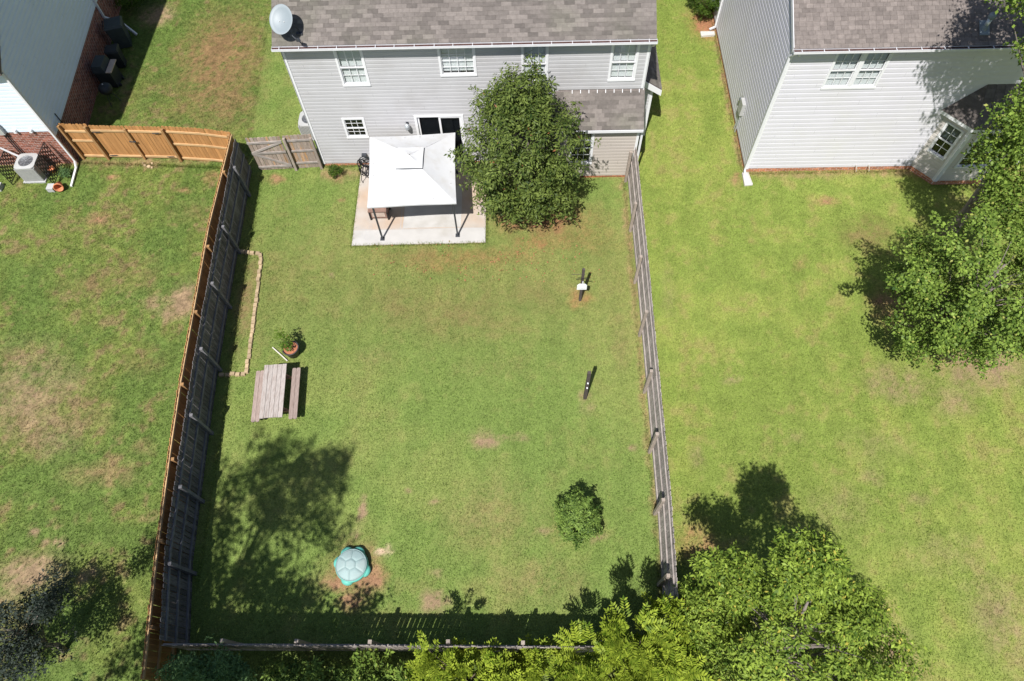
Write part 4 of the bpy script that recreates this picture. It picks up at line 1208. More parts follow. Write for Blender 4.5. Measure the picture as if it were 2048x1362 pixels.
dp = thing('lawn_post', (1.87, 8.98, 0), 'dark upright post with two pale knobs standing alone on the lawn', 'post')
MB().bar((1.87, 8.98, -.1), (1.88, 9.0, 1.9), .1, .1, up=(0, 1, 0)).build('post', 'post_dark', dp)
for z in (.95, 1.3): MB().tube([(1.875, 8.93, z), (1.875, 8.89, z)], .024, 8).build('knob', 'board_white', dp)

# turtle sandbox
tu = thing('sandbox', (-5.13, 3.72, 0), 'green turtle-shaped plastic sandbox with a domed shell lid', 'sandbox')
tc = Vector((-5.13, 3.72, 0)); ax = math.radians(118)
MB().lathe([(.42, 0), (.465, .06), (.478, .2), (.455, .24), (.38, .25)], tc, 40).build('tub', 'turtle_green', tu, True)
for dang, r0, sx in ((-48, .40, .17), (48, .40, .17), (-137, .39, .17), (137, .39, .17), (0, .42, .15)):
    a = ax + math.radians(dang)
    c_ = tc + Vector((math.cos(a), math.sin(a), 0)) * r0
    M = Matrix.Rotation(a, 3, 'Z')
    MB().lathe([(.13, 0), (.175, .05), (.18, .12), (.15, .18), (.09, .21), (.02, .22)], c_, 20, M, sx=.95, sy=1.05).build('head' if dang == 0 else 'foot', 'turtle_green', tu, True)
def domez(r): return .27 + .115 * (1 - (r / .46) ** 2)
MB().lathe([(.445, .235), (.455, .27), (.442, .29), (.435, .282)] + [(r, domez(r) - .006) for r in np.linspace(.43, .005, 12)], tc, 40).build('lid', 'turtle_groove', tu, True)
def plate(poly):
    mb = MB(); c_ = np.mean(poly, axis=0); n_ = 24; rows = 5
    pts = []
    m_ = len(poly)
    for i in range(n_):
        f = i / n_ * m_; k = int(f); f -= k
        pts.append(np.array(poly[k]) * (1 - f) + np.array(poly[(k + 1) % m_]) * f)
    for j in range(rows + 1):
        s = 1 - j / rows * .97
        for p in pts:
            q = c_ + (np.array(p) - c_) * s
            r = np.hypot(*q)
            mb.v.append((tc.x + q[0], tc.y + q[1], domez(r) + (0.009 if j > 0 else -.004)))
    for j in range(rows):
        for i in range(n_):
            i2 = (i + 1) % n_
            mb.f.append((j * n_ + i, j * n_ + i2, (j + 1) * n_ + i2, (j + 1) * n_ + i))
    mb.f.append(tuple(rows * n_ + i for i in range(n_)))
    mb.build('shell_plate', 'turtle_lid', tu, True)
hexr = .165
rot0 = math.radians(28)
plate([(hexr * .93 * math.cos(rot0 + k * math.pi / 3), hexr * .93 * math.sin(rot0 + k * math.pi / 3)) for k in range(6)])
for k in range(6):
    a0_, a1_ = rot0 + k * math.pi / 3 + .04, rot0 + (k + 1) * math.pi / 3 - .04
    am = (a0_ + a1_) / 2
    pl = [((hexr + .012) * math.cos(a0_), (hexr + .012) * math.sin(a0_))]
    pl += [(.425 * math.cos(a), .425 * math.sin(a)) for a in np.linspace(a0_ + .0, a1_ - .0, 6)]
    pl += [((hexr + .012) * math.cos(a1_), (hexr + .012) * math.sin(a1_))]
    plate(pl)
# ------------------------------------------------------------------ satellite dish
sd = thing('satellite_dish', (-7.15, 19.15, 5.95), 'pale grey satellite dish on the left end of the grey house roof', 'satellite dish')
dc = Vector((-7.52, 19.02, 6.62))
dn_ = Vector((-.12, -.62, .78)).normalized()
q_ = dn_.to_track_quat('Z', 'Y').to_matrix()
MB().lathe([(.005, -.06), (.15, -.052), (.3, -.02), (.395, .025), (.40, .03), (.395, .032), (.3, -.005), (.15, -.038), (.005, -.045)], dc, 32, q_, sx=.95, sy=1.12).build('reflector', 'dish_grey', sd, True)
for s in (-.08, .08): MB().lathe([(.015, -.04), (.015, -.02)], dc + q_ @ Vector((s, -.05, 0)), 8, q_).build('bolt', 'ac_grey', sd)
MB().tube([(-7.15, 19.2, 5.98), (-7.2, 19.2, 6.25), dc - dn_ * .1], .028, 8).build('mast', 'steel_dark', sd)
MB().tube([dc - dn_ * .07, dc + Vector((.25, -.2, -.45)), dc + Vector((.42, -.35, -.5))], .02, 6).build('feed_arm', 'steel_dark', sd)
MB().bar(dc + Vector((.38, -.32, -.5)), dc + Vector((.5, -.42, -.42)), .07, .1).build('receiver', 'steel_dark', sd)
MB().box(-7.25, -7.05, 19.1, 19.3, 5.93, 6.02).build('mount', 'steel_dark', sd)

# ------------------------------------------------------------------ air conditioners
def ac(label, cx, cy, w, h, rz=0):
    t = thing('air_conditioner', (cx, cy, 0), label, 'air conditioner')
    M = Matrix.Rotation(rz, 3, 'Z')
    u = M @ Vector((1, 0, 0)); v = M @ Vector((0, 1, 0))
    Ft = Fr((cx, cy, 0), u, (0, 0, 1), v)
    MB().bf(Ft, -w / 2 - .06, w / 2 + .06, -w / 2 - .06, w / 2 + .06, -.03, .05).build('pad', 'concrete_block', t)
    MB().bf(Ft, -w / 2 + .02, w / 2 - .02, -w / 2 + .02, w / 2 - .02, .05, h - .04).build('coil', 'ac_dark', t)
    lv = MB()
    k = 15
    for i in range(k):
        a = -w / 2 + (i + .5) * w / k
        for s in (-1, 1):
            lv.bf(Ft, a - w / k * .36, a + w / k * .36, s * w / 2 - .012, s * w / 2 + .012, .06, h - .05)
            lv.bf(Ft, s * w / 2 - .011, s * w / 2 + .011, a - w / k * .36, a + w / k * .36, .06, h - .05)
    lv.build('louvre', 'ac_grey', t)
    tp_ = MB(); n_ = 28
    ro_, ri_ = w / 2 + .015, w * .37
    def sq(a):
        c_, s_ = math.cos(a), math.sin(a)
        e = (abs(c_) ** 6 + abs(s_) ** 6) ** (-1 / 6)
        return ro_ * c_ * e, ro_ * s_ * e
    for i in range(n_):
        a, b = 2 * math.pi * i / n_, 2 * math.pi * (i + 1) / n_
        o1, o2 = sq(a), sq(b)
        tp_.quad(Ft.P(*o1, h), Ft.P(*o2, h), Ft.P(ri_ * math.cos(b), ri_ * math.sin(b), h + .012), Ft.P(ri_ * math.cos(a), ri_ * math.sin(a), h + .012))
        tp_.quad(Ft.P(*o1, h - .06), Ft.P(*o2, h - .06), Ft.P(*o2, h), Ft.P(*o1, h))
        tp_.quad(Ft.P(ri_ * math.cos(a), ri_ * math.sin(a), h + .012), Ft.P(ri_ * math.cos(b), ri_ * math.sin(b), h + .012), Ft.P(ri_ * .94 * math.cos(b), ri_ * .94 * math.sin(b), h - .08), Ft.P(ri_ * .94 * math.cos(a), ri_ * .94 * math.sin(a), h - .08))
    tp_.build('top_panel', 'ac_grey', t)
    fan = MB()
    for i in range(4):
        a = 2 * math.pi * i / 4 + .4
        fan.quad(Ft.P(.05 * math.cos(a), .05 * math.sin(a), h - .1), Ft.P(ri_ * .9 * math.cos(a), ri_ * .9 * math.sin(a), h - .12), Ft.P(ri_ * .9 * math.cos(a + .8), ri_ * .9 * math.sin(a + .8), h - .07), Ft.P(.05 * math.cos(a + .8), .05 * math.sin(a + .8), h - .08))
    fan.lathe([(.06, -.13), (.06, -.05)], Ft.P(0, 0, h), 10)
    fan.build('fan', 'galvanised', t)
    gr = MB()
    for r in np.linspace(.07, ri_ * .97, 9):
        gr.tube([Ft.P(r * math.cos(a), r * math.sin(a), h + .014 + .02 * (1 - r / ri_)) for a in np.linspace(0, 2 * math.pi, 25)], .0028, 3, False)
    for i in range(4):
        a = math.pi * i / 4
        gr.bar(Ft.P(-ri_ * math.cos(a), -ri_ * math.sin(a), h + .012), Ft.P(ri_ * math.cos(a), ri_ * math.sin(a), h + .012), .008, .006)
    gr.build('fan_grille', 'galvanised', t)
    MB().bf(Ft, -w / 2 + .03, w / 2 - .03, -w / 2 + .03, w / 2 - .03, h - .3, h - .2).build('fan_well', 'ac_dark', t)
    return t
ac('grey air conditioner beside the brick wall and black trellis', -19.32, 18.83, .76, .78, .02)
ac('grey air conditioner half hidden behind the grey house corner', -8.55, 20.85, .8, .75, 0)

# trellis panels
def trellis(label, x_, y0, y1, h, lean=.03):
    t = thing('trellis', (x_, (y0 + y1) / 2, 0), label, 'trellis')
    Ft = Fr((x_, y0, 0), (0, 1, 0), (1, 0, 0))
    L_ = y1 - y0
    MB().bf(Ft, 0, .02, -.05, h, -.012, .012).bf(Ft, L_ - .02, L_, -.05, h, -.012, .012).bf(Ft, .02, L_ - .02, h - .02, h, -.012, .012).bf(Ft, .02, L_ - .02, .1, .12, -.012, .012).build('frame', 'black_iron', t)
    n_ = 10
    sl_ = MB()
    for i in range(1, n_):
        a = L_ * i / n_
        sl_.bf(Ft, a - .013, a + .013, .12, h - .02, -.008, .0)
    z = .2; r = 0
    while z < h - .05:
        for i in range(n_):
            if (i + r) % 2 == 0: sl_.bf(Ft, L_ * i / n_, L_ * (i + 1) / n_, z - .018, z + .018, .001, .009)
            else: sl_.bf(Ft, L_ * i / n_, L_ * (i + 1) / n_, z + .034, z + .066, .001, .009)
        z += .1; r += 1
    sl_.build('lattice', 'black_iron', t)
trellis('black lattice trellis panel right of the left air conditioner', -18.42, 18.2, 19.28, 1.32)
trellis('black lattice trellis panel at the left edge of the photo', -20.15, 18.3, 19.28, 1.0)
MB_b = MB().box(-18.62, -18.36, 17.92, 18.2, -.01, .19)
setp(MB_b.build('concrete_block', 'concrete_block'), 'grey concrete block at the foot of the trellis beside terracotta pot', 'block')
setp(MB().box(-20.78, -20.5, 18.0, 18.3, -.01, .19).build('concrete_block', 'concrete_block'), 'grey concrete block at the left edge of the photo', 'block')
Mt = Matrix.Rotation(math.radians(78), 3, 'X') @ Matrix.Rotation(.3, 3, 'Y')
tp2 = thing('terracotta_pot', (-18.18, 18.1, 0), 'terracotta pot lying on its side beside the concrete block', 'pot')
MB().lathe([(.02, 0), (.1, 0), (.15, .2), (.18, .22), (.18, .28), (.155, .28), (.14, .2), (.09, .02), (.01, .02)], (-18.18, 18.2, .17), 20, Mt).build('body', 'terracotta', tp2, True)
tp3 = thing('terracotta_pot', (-18.75, 18.55, 0), 'small terracotta pot standing between trellis and air conditioner', 'pot')
MB().lathe([(.08, 0), (.11, .16), (.13, .17), (.13, .22), (.11, .22), (.1, .15), (.01, .14)], (-18.72, 18.95, .0), 18).build('body', 'terracotta', tp3, True)

# bins and grill in the shade of the brick house
def bin_(label, cx, cy, w, h, rz, m):
    t = thing('wheeled_bin', (cx, cy, 0), label, 'bin')
    M = Matrix.Rotation(rz, 3, 'Z')
    def P(a, b, z): return Vector((cx, cy, 0)) + M @ Vector((a, b, z))
    k = .4
    MB().hexa([P(-w * k, -w * k, .06), P(w * k, -w * k, .06), P(w * k, w * k, .06), P(-w * k, w * k, .06), P(-w / 2, -w / 2, h), P(w / 2, -w / 2, h), P(w / 2, w / 2, h), P(-w / 2, w / 2, h)]).build('body', m, t)
    MB().hexa([P(-w * .55, -w * .53, h + .002), P(w * .55, -w * .53, h + .002), P(w * .55, w * .53, h + .002), P(-w * .55, w * .53, h + .002), P(-w * .5, -w * .45, h + .08), P(w * .48, -w * .45, h + .1), P(w * .48, w * .45, h + .1), P(-w * .5, w * .45, h + .08)]).build('lid', m, t)
    MB().tube([P(-w * .6, -w * .4, h + .03), P(-w * .6, w * .4, h + .03)], .018, 6).build('handle', 'black_plastic', t)
    for s in (-1, 1): MB().tube([P(-w * .42, s * w * .42, .11), P(-w * .42, s * w * .5, .11)], .11, 12).build('wheel', 'black_plastic', t)
bin_('large dark wheeled bin by the white spout beside the brick wall', -17.75, 26.3, .72, 1.08, .3, 'bin_grey')
bin_('second dark wheeled bin in the shade behind the covered grill', -17.55, 24.95, .5, .85, .2, 'black_plastic')
gl = thing('grill', (-17.6, 23.9, 0), 'covered black grill with a pale side shelf by the shaded brick wall', 'grill')
MB().box(-17.95, -17.3, 23.55, 24.25, .08, .85).build('cart', 'black_plastic', gl)
MB().hexa([(-17.97, 23.5, .85), (-17.45, 23.5, .85), (-17.45, 24.3, .85), (-17.97, 24.3, .85), (-17.92, 23.55, 1.15), (-17.5, 23.55, 1.15), (-17.5, 24.25, 1.15), (-17.92, 24.25, 1.15)]).build('hood', 'bin_grey', gl)
MB().box(-17.42, -17.18, 23.5, 24.3, .86, .90).build('side_shelf', 'cushion', gl)
for s in (23.7, 24.1): MB().tube([(-17.3, s, .06), (-17.3, s + .05, .06)], .08, 10).build('wheel', 'black_plastic', gl)
kt = thing('kettle_grill', (-17.3, 22.7, 0), 'small round black kettle grill in the shade by the brick wall', 'grill')
MB().lathe([(.05, .5), (.2, .55), (.27, .68), (.275, .72), (.26, .82), (.18, .9), (.05, .94)], (-17.3, 22.75, 0), 20).build('bowl', 'black_plastic', kt, True)
MB().lathe([(.02, .94), (.02, .97)], (-17.3, 22.75, 0), 8).build('knob', 'trim_white', kt)
for k in range(3):
    a = k * 2.094 + .3
    MB().tube([(-17.3 + .12 * math.cos(a), 22.75 + .12 * math.sin(a), .56), (-17.3 + .27 * math.cos(a), 22.75 + .27 * math.sin(a), 0)], .013, 5).build('leg', 'steel_dark', kt)

# splash blocks
def splash(label, x_, y_, w, l, rz):
    M = Matrix.Rotation(rz, 3, 'Z')
    def P(a, b, z): return Vector((x_, y_, 0)) + M @ Vector((a, b, z))
    t = MB().hexa([P(-w * .35, 0, -.01), P(w * .35, 0, -.01), P(w / 2, -l, -.01), P(-w / 2, -l, -.01), P(-w * .35, 0, .07), P(w * .35, 0, .07), P(w / 2, -l, .05), P(-w / 2, -l, .05)])
    t.hexa([P(-w * .35, 0, .071), P(-w * .28, 0, .071), P(-w * .42, -l, .051), P(-w / 2, -l, .051), P(-w * .35, 0, .1), P(-w * .28, 0, .1), P(-w * .42, -l, .075), P(-w / 2, -l, .075)])
    t.hexa([P(w * .28, 0, .071), P(w * .35, 0, .071), P(w / 2, -l, .051), P(w * .42, -l, .051), P(w * .28, 0, .1), P(w * .35, 0, .1), P(w / 2, -l, .075), P(w * .42, -l, .075)])
    setp(t.build('splash_block', 'splash_concrete'), label, 'splash block')
splash('white splash block under the corner downspout of the white house', 8.47, 18.28, .32, .6, .08)
splash('white splash block beside the round bush at the top of the photo', 8.38, 26.18, .3, .6, -math.pi / 2)
setp(MB().prism(WORLD_XY, [(4.12, 17.5), (4.24, 17.52), (4.26, 17.64), (4.14, 17.66)], -.01, .08).build('stone', 'splash_concrete'), 'small pale stone at the end of the right fence', 'stone')

# ------------------------------------------------------------------ foliage
def unit(n):
    v = RNG.normal(size=(n, 3))
    return v / np.linalg.norm(v, axis=1)[:, None]

def leaves(centers, rads, per, ll, lw, up=.55, out=.5, c0=None, flat=.75, keep=None):
    """rhombic leaves around clump centres -> (N*4,3)"""
    centers = np.asarray(centers, float); rads = np.asarray(rads, float)
    n = len(centers) * per
    ci = np.repeat(np.arange(len(centers)), per)
    d = unit(n)
    r = .35 + .65 * RNG.random(n) ** .6
    d[:, 2] = np.where(RNG.random(n) < .75, np.abs(d[:, 2]), d[:, 2])
    off = d * (r * rads[ci])[:, None]
    off[:, 2] *= flat
    pos = centers[ci] + off
    nrm = d * .35 + unit(n) * .75 + np.array([0, 0, up])
    if c0 is not None:
        o = pos - np.asarray(c0)
        nrm += out * o / (np.linalg.norm(o, axis=1)[:, None] + 1e-6)
    nrm /= np.linalg.norm(nrm, axis=1)[:, None]
    ax_ = d + unit(n) * .7 - np.array([0, 0, .25])
    ax_ -= nrm * (ax_ * nrm).sum(1)[:, None]
    ax_ /= np.linalg.norm(ax_, axis=1)[:, None] + 1e-9
    sd_ = np.cross(nrm, ax_)
    sz_ = RNG.uniform(.45, 1.35, n)[:, None]
    L_ = ll * sz_; W_ = lw * sz_ * RNG.uniform(.75, 1.2, n)[:, None]
    bend = nrm * (L_ * .12)
    v = np.stack([pos, pos + ax_ * L_ * .45 + sd_ * W_ * .5 - bend, pos + ax_ * L_ - bend * 1.5, pos + ax_ * L_ * .45 - sd_ * W_ * .5 - bend], 1)
    if keep is not None: v = v[keep(pos)]
    return v.reshape(-1, 3)

def crown_clumps(c, rad, n, rmin=.5, lump=.28, thr=.0, seed=0, zmin=-.95, freq=2.2):
    """uneven crown: clump centres near the lumpy surface with gaps"""
    out = []
    c = np.asarray(c, float); rad = np.asarray(rad, float)
    while len(out) < n:
        d = unit(400)
        d = d[d[:, 2] > zmin]
        R_ = 1 + lump * 2 * (noise(d * freq + 10, seed) - .5) + lump * (noise(d * freq * 2.3 + 20, seed + 1) - .5)
        r = (rmin + (1 - rmin) * RNG.random(len(d)) ** .6) * R_
        p = c + d * r[:, None] * rad
        if thr: p = p[noise(p * 1.1 + 5, seed + 3) > thr]
        out += list(p)
    return np.array(out[:n])

def branches(mb, base, top, clumps, r0, nl, seed, sides=6, lean=None):
    rnd = random.Random(seed)
    base, top = Vector(base), Vector(top)
    k = 7
    tr_ = []
    for i in range(k):
        f = i / (k - 1)
        p = base.lerp(top, f) + Vector((rnd.uniform(-.06, .06), rnd.uniform(-.06, .06), 0)) * (0 if i == 0 else 1)
        tr_.append(p)
    mb.tube(tr_, [r0 * (1 - .8 * i / (k - 1)) * (1.3 if i == 0 else 1) for i in range(k)], 8)
    idx = rnd.sample(range(len(clumps)), min(nl, len(clumps)))
    for j in idx:
        e = Vector(clumps[j])
        f = min(max((e.z - base.z) / max(top.z - base.z, .1) - .3, .18), .9)
        s = base.lerp(top, f)
        m1 = s.lerp(e, .45) + Vector((rnd.uniform(-.1, .1), rnd.uniform(-.1, .1), rnd.uniform(-.02, .18)))
        m2 = s.lerp(e, .78) + Vector((rnd.uniform(-.1, .1), rnd.uniform(-.1, .1), rnd.uniform(0, .1)))
        rr_ = r0 * .24 * (1 - f * .5)
        mb.tube([s, m1, m2, e], [rr_, rr_ * .62, rr_ * .36, rr_ * .12], 5)

def tree(name, label, cat, base, top, clumps, crad, per, ll, lw, leaf, bark, r0, nl, seed, c0=None, group=None, up=.55, keep=None, crown='crown', trunk='trunk', flat=.75):
    t = thing(name, base, label, cat, group)
    v = leaves(clumps, crad, per, ll, lw, up=up, c0=c0, keep=keep, flat=flat)
    if c0 is not None:   # loose sprigs standing out of the crown
        pick = RNG.choice(len(clumps), max(4, len(clumps) // 3), replace=False)
        o_ = clumps[pick] - np.asarray(c0); ln_ = np.linalg.norm(o_, axis=1)[:, None] + 1e-6
        ext = float(np.mean(crad))
        sp = np.vstack([clumps[pick] + o_ / ln_ * ext * f_ + np.array([0, 0, .1 * ext]) for f_ in (.9, 1.25, 1.6)])
        v = np.vstack([v, leaves(sp, np.full(len(sp), ext * .33), max(5, per // 9), ll, lw, up=up, c0=c0, keep=keep)])
    link(crown, np_mesh(crown, v, None, 4, leaf, base), t)
    mb = MB(); branches(mb, base, top, clumps, r0, nl, seed)
    mb.build(trunk, bark, t, True)
    return t

# tree beside the patio
c0 = (-.12, 16.9, 2.85)
cl = crown_clumps(c0, (2.02, 1.8, 2.3), 240, .6, .2, .0, 3, freq=2.6)
cl = np.vstack([cl, crown_clumps((-.05, 17.35, 4.6), (1.2, .95, .95), 75, .3, .3, 0, 5)])
cl = np.vstack([cl, crown_clumps((.1, 16.5, 1.55), (1.75, 1.4, .85), 70, .6, .2, 0, 7)])
cl = cl[cl[:, 2] > .65]
kp = lambda p: (p[:, 1] < 18.88) & ~((p[:, 0] > .95) & (p[:, 1] > 18.0) & (p[:, 2] < 3.7)) & (p[:, 2] > .12)
tree('broadleaf_tree', 'dense dark green tree growing between the patio and the house bump-out', 'tree', (.35, 16.7, 0), (.05, 17.0, 4.4), cl, RNG.uniform(.26, .42, len(cl)), 100, .13, .05, 'leaf_bay', 'bark_grey', .1, 110, 1, c0, keep=kp)
# big maple at the right edge
c0 = (13.05, 10.7, 3.5)
cl = np.vstack([crown_clumps(c0, (2.55, 2.15, 2.0), 185, .68, .38, .37, 21), crown_clumps((13.4, 10.6, 2.6), (2.3, 1.9, 1.2), 80, .5, .3, .3, 22)])
tree('broadleaf_tree', 'bright green bushy tree at the right edge above its shadow on the lawn', 'tree', (13.2, 10.8, 0), (13.0, 10.7, 4.9), cl, RNG.uniform(.26, .46, len(cl)), 140, .088, .066, 'leaf_maple', 'bark_grey', .15, 60, 2, c0)
# taller one behind it, near the bay
c0 = (15.3, 15.1, 9.3)
cl = np.vstack([crown_clumps(c0, (1.8, 2.2, 3.4), 320, .5, .3, .30, 31), crown_clumps((14.45, 14.3, 5.1), (1.25, 1.2, .95), 75, .35, .35, .2, 33), crown_clumps((14.7, 13.1, 4.3), (1.15, 1.05, 1.0), 60, .4, .3, .1, 35), crown_clumps((12.95, 15.9, 9.5), (.8, .7, 1.0), 36, .3, .35, 0, 36), crown_clumps((13.6, 14.3, 6.6), (.6, .6, .7), 18, .3, .35, 0, 37), crown_clumps((13.9, 16.0, 10.6), (1.5, 1.3, 1.4), 60, .4, .4, .36, 34)])
kb = lambda p: (p[:, 1] < 17.2)
tree('broadleaf_tree', 'tall dark tree by the bay window shading the white house wall', 'tree', (15.0, 14.9, 0), (14.5, 15.1, 10.5), cl, RNG.uniform(.28, .46, len(cl)), 85, .095, .07, 'leaf_maple', 'bark_grey', .2, 55, 4, c0, keep=kb)
# maple at the lower right, behind the fence
c0 = (6.1, 1.2, 2.9)
cl = np.vstack([crown_clumps(c0, (2.3, 1.6, 2.0), 165, .66, .36, .38, 41), crown_clumps((7.7, .8, 2.1), (1.25, 1.25, 1.3), 60, .5, .4, .34, 42), crown_clumps((4.25, 2.1, 2.2), (.6, .75, .5), 26, .3, .3, 0, 47), crown_clumps((4.95, 2.3, 1.9), (.95, .8, 1.2), 55, .4, .3, .2, 43),
                crown_clumps((5.95, 2.75, 5.2), (.85, .55, .75), 42, .3, .35, .2, 44), crown_clumps((4.7, 2.75, 3.7), (.75, .55, .7), 34, .3, .35, .2, 45), crown_clumps((7.2, 2.0, 4.0), (.9, .65, .75), 40, .3, .35, .2, 46)])
tree('broadleaf_tree', 'bright green tree outside the lower right corner of the fence', 'tree', (6.2, .9, 0), (6.0, 2.1, 4.9), cl, RNG.uniform(.20, .38, len(cl)), 150, .10, .045, 'leaf_maple_red', 'bark_grey', .13, 90, 5, c0)

def fronds(tips, rlen, npair, lw, rnd_seed, droop=.35):
    """pinnate sprays: each tip = (base point, direction)"""
    vs = []
    rl = random.Random(rnd_seed)
    for (b, d) in tips:
        b, d = Vector(b), Vector(d).normalized()
        L_ = rlen * rl.uniform(.65, 1.2)
        sd_ = d.cross(Vector((0, 0, 1)))
        if sd_.length < .15: sd_ = Vector((1, 0, 0))
        sd_.normalize()
        sd_ = (Matrix.Rotation(rl.uniform(-.5, .5), 3, d) @ sd_)
        nrm = sd_.cross(d).normalized()
        for i in range(npair):
            f = (i + .7) / npair
            p = b + d * L_ * f - Vector((0, 0, droop * L_ * f * f))
            ll = L_ * .42 * (1 - .45 * f) * rl.uniform(.85, 1.15)
            for s in (-1, 1):
                a_ = (sd_ * s * .8 + d * .55 + nrm * rl.uniform(-.05, .3)).normalized()
                w_ = a_.cross(nrm).normalized() * lw * rl.uniform(.8, 1.2)
                vs += [p, p + a_ * ll * .5 + w_, p + a_ * ll, p + a_ * ll * .5 - w_]
        p = b + d * L_ - Vector((0, 0, droop * L_)); ll = L_ * .25
        w_ = d.cross(nrm).normalized() * lw
        vs += [p - d * ll * .2, p + d * ll * .4 + w_, p + d * ll, p + d * ll * .4 - w_]
    return np.array([tuple(v) for v in vs])

def frond_shrub(label, base, crowns, nf, rlen, npair, lw, leaf, seed, group=None, keep=None):
    t = thing('shrub', base, label, 'shrub', group)
    rl = random.Random(seed); tips = []; ends = []
    for (c_, rad, n_) in crowns:
        pts = crown_clumps(c_, rad, n_, .35, .35, .0, seed)
        for p in pts:
            o = Vector(p) - Vector(c_)
            o.normalize()
            ends.append(p)
            for k in range(nf):
                d = Vector((o.x + rl.uniform(-.8, .8), o.y + rl.uniform(-.8, .8), max(o.z, 0) * .6 + rl.uniform(.05, .7)))
                tips.append((Vector(p) + Vector((rl.uniform(-.08, .08), rl.uniform(-.08, .08), rl.uniform(-.08, .08))), d))
    v = fronds(tips, rlen, npair, lw, seed)
    link('foliage', np_mesh('foliage', v, None, 4, leaf, base), t)
    mb = MB()
    for e in rl.sample(ends, min(40, len(ends))):
        e = Vector(e); s = Vector(base) + Vector((rl.uniform(-.15, .15), rl.uniform(-.15, .15), 0))
        m_ = s.lerp(e, .5) + Vector((0, 0, .25))
        mb.tube([s, m_, e], [.03, .018, .006], 5)
    mb.build('stem', 'bark_brown', t)
    return t
frond_shrub('tall yellow-green feathery shrub over the right end of the back fence', (2.4, .75, 0), [((2.35, .8, 1.9), (1.15, .8, .9), 80), ((1.35, 1.2, 1.6), (.5, .5, .5), 14), ((3.3, .7, 2.0), (.8, .9, .9), 50), ((3.5, 1.8, 2.0), (.5, .65, .6), 30), ((2.5, 1.6, 2.75), (.9, .45, .35), 16)], 4, .46, 7, .026, 'leaf_yellowgreen', 51)
G_ = 'shrubs along the outside of the back fence'
frond_shrub('yellow-green feathery shrub behind the middle of the back fence', (-1.6, .6, 0), [((-1.7, .62, 1.3), (1.5, .62, .75), 130), ((.3, .6, 1.2), (.95, .65, .65), 70), ((-2.35, 1.15, 2.2), (.3, .25, .35), 8)], 5, .40, 6, .026, 'leaf_yellowgreen', 52, G_)
cl = crown_clumps((-3.7, .45, 1.1), (1.15, .7, .8), 100, .35, .3, 0, 61)
tree('shrub', 'green leafy shrub behind the back fence left of its middle post', 'shrub', (-3.9, .5, 0), (-3.9, .55, 1.4), cl, RNG.uniform(.15, .28, len(cl)), 70, 0.11, .05, 'leaf_maple', 'bark_brown', .04, 20, 6, (-3.9, .5, .8), G_, crown='foliage', trunk='stem')
cl = crown_clumps((-5.9, .45, .95), (1.5, .65, .8), 110, .35, .35, .2, 62)
tree('shrub', 'sparse deep green shrub in shade behind the back fence', 'shrub', (-6.0, .5, 0), (-6.0, .55, 1.4), cl, RNG.uniform(.15, .28, len(cl)), 60, 0.10, .045, 'leaf_bush', 'bark_brown', .04, 20, 7, (-6.0, .5, .8), G_, crown='foliage', trunk='stem')
cl = crown_clumps((-8.3, .75, 1.45), (1.35, .6, .85), 110, .35, .35, .0, 63)
tree('shrub', 'large deep green shrub at the left end of the back fence', 'shrub', (-8.3, .6, 0), (-8.3, .7, 1.8), cl, RNG.uniform(.16, .3, len(cl)), 75, .10, .035, 'leaf_deep', 'bark_brown', .05, 25, 8, (-8.3, .6, 1.0), G_, crown='foliage', trunk='stem')
# round bush on the lawn
c0 = (1.38, 4.98, .62)
cl = crown_clumps(c0, (.58, .66, .62), 120, .45, .2, 0, 71, -.8)
tree('shrub', 'rounded green bush standing alone on the lawn near the right fence', 'shrub', (1.38, 5.0, 0), (1.38, 5.0, .8), cl, RNG.uniform(.09, .16, len(cl)), 105, .085, .032, 'leaf_bush', 'bark_brown', .04, 25, 9, c0, crown='foliage', trunk='stem')
cl = crown_clumps((-7.39, 18.52, .25), (.24, .24, .22), 22, .4, .3, 0, 72, -.5)
tree('shrub', 'small round shrub at the foot of the grey house wall', 'shrub', (-7.39, 18.52, 0), (-7.39, 18.52, .35), cl, RNG.uniform(.06, .11, len(cl)), 45, .07, .022, 'leaf_box', 'bark_brown', .015, 10, 10, (-7.39, 18.52, .15), crown='foliage', trunk='stem')
cl = crown_clumps((8.05, 27.6, .95), (.72, .85, .9), 130, .7, .12, 0, 73, -.9)
tree('shrub', 'clipped round dark bush at the corner of the white house at the top', 'shrub', (8.05, 27.6, 0), (8.05, 27.6, 1.2), cl, RNG.uniform(.13, .2, len(cl)), 85, .055, .032, 'leaf_box', 'bark_brown', .04, 25, 11, (8.05, 27.6, .7), crown='foliage', trunk='stem')
cl = crown_clumps((-18.1, 29.0, .8), (1.3, .8, .75), 90, .6, .2, 0, 74, -.8)
tree('shrub', 'dark shrub in shade at the top beside the brick house', 'shrub', (-18.1, 29.0, 0), (-18.1, 29.0, 1.0), cl, RNG.uniform(.14, .22, len(cl)), 70, .07, .035, 'leaf_box', 'bark_brown', .04, 25, 12, (-18.1, 29.0, .5), crown='foliage', trunk='stem')
cl = crown_clumps((-18.15, 18.75, .2), (.16, .25, .18), 14, .4, .3, 0, 75, -.5)
tree('shrub', 'small weed clump at the foot of the black trellis', 'shrub', (-18.15, 18.75, 0), (-18.15, 18.75, .25), cl, RNG.uniform(.06, .11, len(cl)), 40, .09, .025, 'leaf_deep', 'bark_brown', .01, 8, 13, None, crown='foliage', trunk='stem')
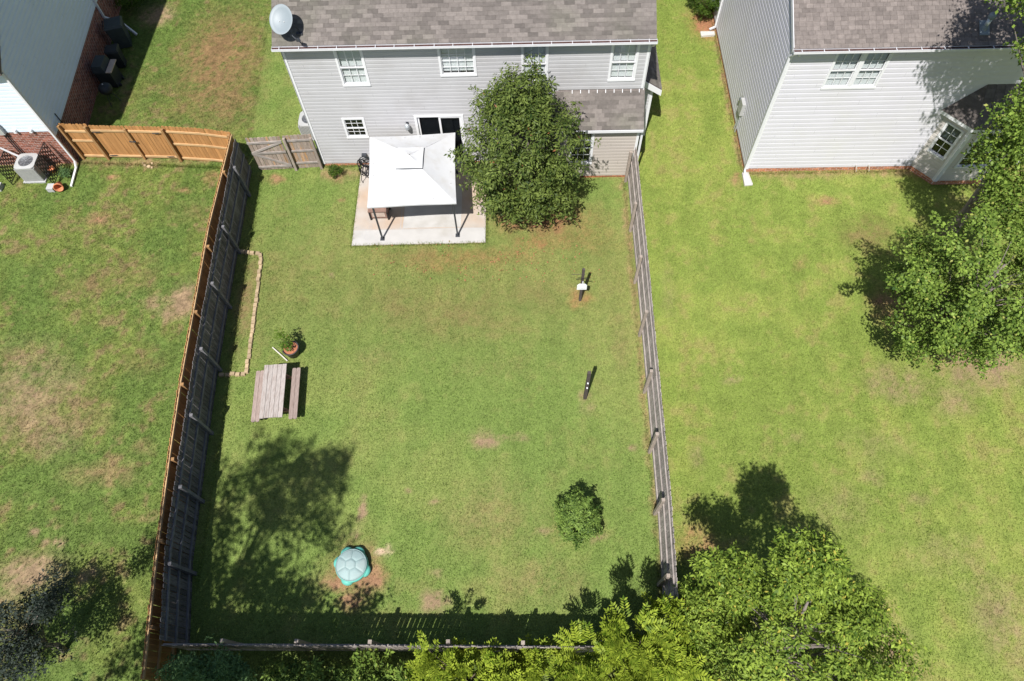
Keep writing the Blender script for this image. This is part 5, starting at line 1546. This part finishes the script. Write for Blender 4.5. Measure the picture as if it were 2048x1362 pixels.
# plant in the pot
cl = np.array([(-7.97, 10.8, .62), (-8.0, 10.9, .75), (-7.88, 10.78, .6), (-8.08, 10.78, .6), (-7.92, 10.66, .55), (-8.08, 10.98, .85), (-8.12, 11.02, .98), (-7.9, 10.9, .7), (-8.2, 10.95, .8), (-8.02, 10.7, .58)])
v = leaves(cl, np.full(len(cl), .12), 32, .1, .045, up=.7)
link('foliage', np_mesh('foliage', v, None, 4, 'leaf_pot', tuple(ORG[pot])), pot)
mb = MB()
for e in cl: mb.tube([(-7.9, 10.72, .38), (np.array(e) + np.array((-7.9, 10.72, .38))) / 2 + np.array((0, 0, .05)), e], [.01, .007, .003], 4)
mb.build('stem', 'bark_brown', pot)
# fallen leaves on the lawn below the patio
fl = leaves(np.column_stack([RNG.uniform(-5.5, 3, 26), RNG.uniform(13.6, 15.2, 26), np.full(26, .045)]), np.full(26, .5), 8, .06, .035, up=3, flat=.02)
setp(link('fallen_leaves', np_mesh('fallen_leaves', fl, None, 4, 'soil')), 'dry fallen leaves scattered on the grass below the patio', 'leaves', kind='stuff')

# dusky tree at the lower left and tall trees behind the fence whose shadows fall on the lawn
c0 = (-12.7, 1.9, 2.4)
cl = np.vstack([crown_clumps((-13.5, 1.5, 2.3), (1.6, 1.4, 1.0), 140, .3, .4, .36, 81), crown_clumps((-12.0, 2.5, 2.9), (.5, .5, .4), 16, .3, .3, 0, 82)])
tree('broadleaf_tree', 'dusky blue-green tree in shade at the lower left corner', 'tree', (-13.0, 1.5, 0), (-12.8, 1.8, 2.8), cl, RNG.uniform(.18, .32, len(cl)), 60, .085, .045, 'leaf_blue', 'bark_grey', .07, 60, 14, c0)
GT = 'tall trees behind the back fence seen by their shadows'
def tall(label, x_, y_, h0, h1, r, seed, n_, thr=.36, lean=0):
    cl = []
    for i in range(n_):
        f = RNG.random()
        z = h0 + (h1 - h0) * f
        rr_ = r * (.55 + .6 * math.sin(math.pi * min(1, f * .9 + .1))) * (RNG.random() ** .5)
        a = RNG.uniform(0, 2 * math.pi)
        lim = .55 * (21 - z) / 21 - .25
        p = [x_ + rr_ * math.cos(a) * 1.25 + lean * f, y_ + rr_ * math.sin(a), z]
        p[1] = min(p[1], lim)
        cl.append(p)
    cl = np.array(cl)
    cl = cl[noise(cl * .8 + 3, seed) > thr]
    tree('broadleaf_tree', label, 'tree', (x_, y_, 0), (x_ + lean * .8, y_, h1 * .92), cl, RNG.uniform(.3, .5, len(cl)), 70, .13, .09, 'leaf_deep', 'bark_brown', .17, 60, seed, (x_, y_, (h0 + h1) / 2), GT)
tall('tall tree beyond the back fence shading the picnic side of the lawn', -10.5, -1.7, 4.0, 15.6, 1.95, 91, 330, .41)
tall('tall tree beyond the back fence near the sandbox', -9.5, -1.9, 3.0, 8.5, 1.9, 92, 140, .40)
tall('tall tree shading the lower left corner beyond the cedar fence', -16.2, -2.2, 3.0, 7.0, 1.6, 93, 55, .36)
tall('slender tree beyond the back fence below the sandbox', -5.8, -1.0, 3.2, 5.6, 1.4, 94, 60, .36)
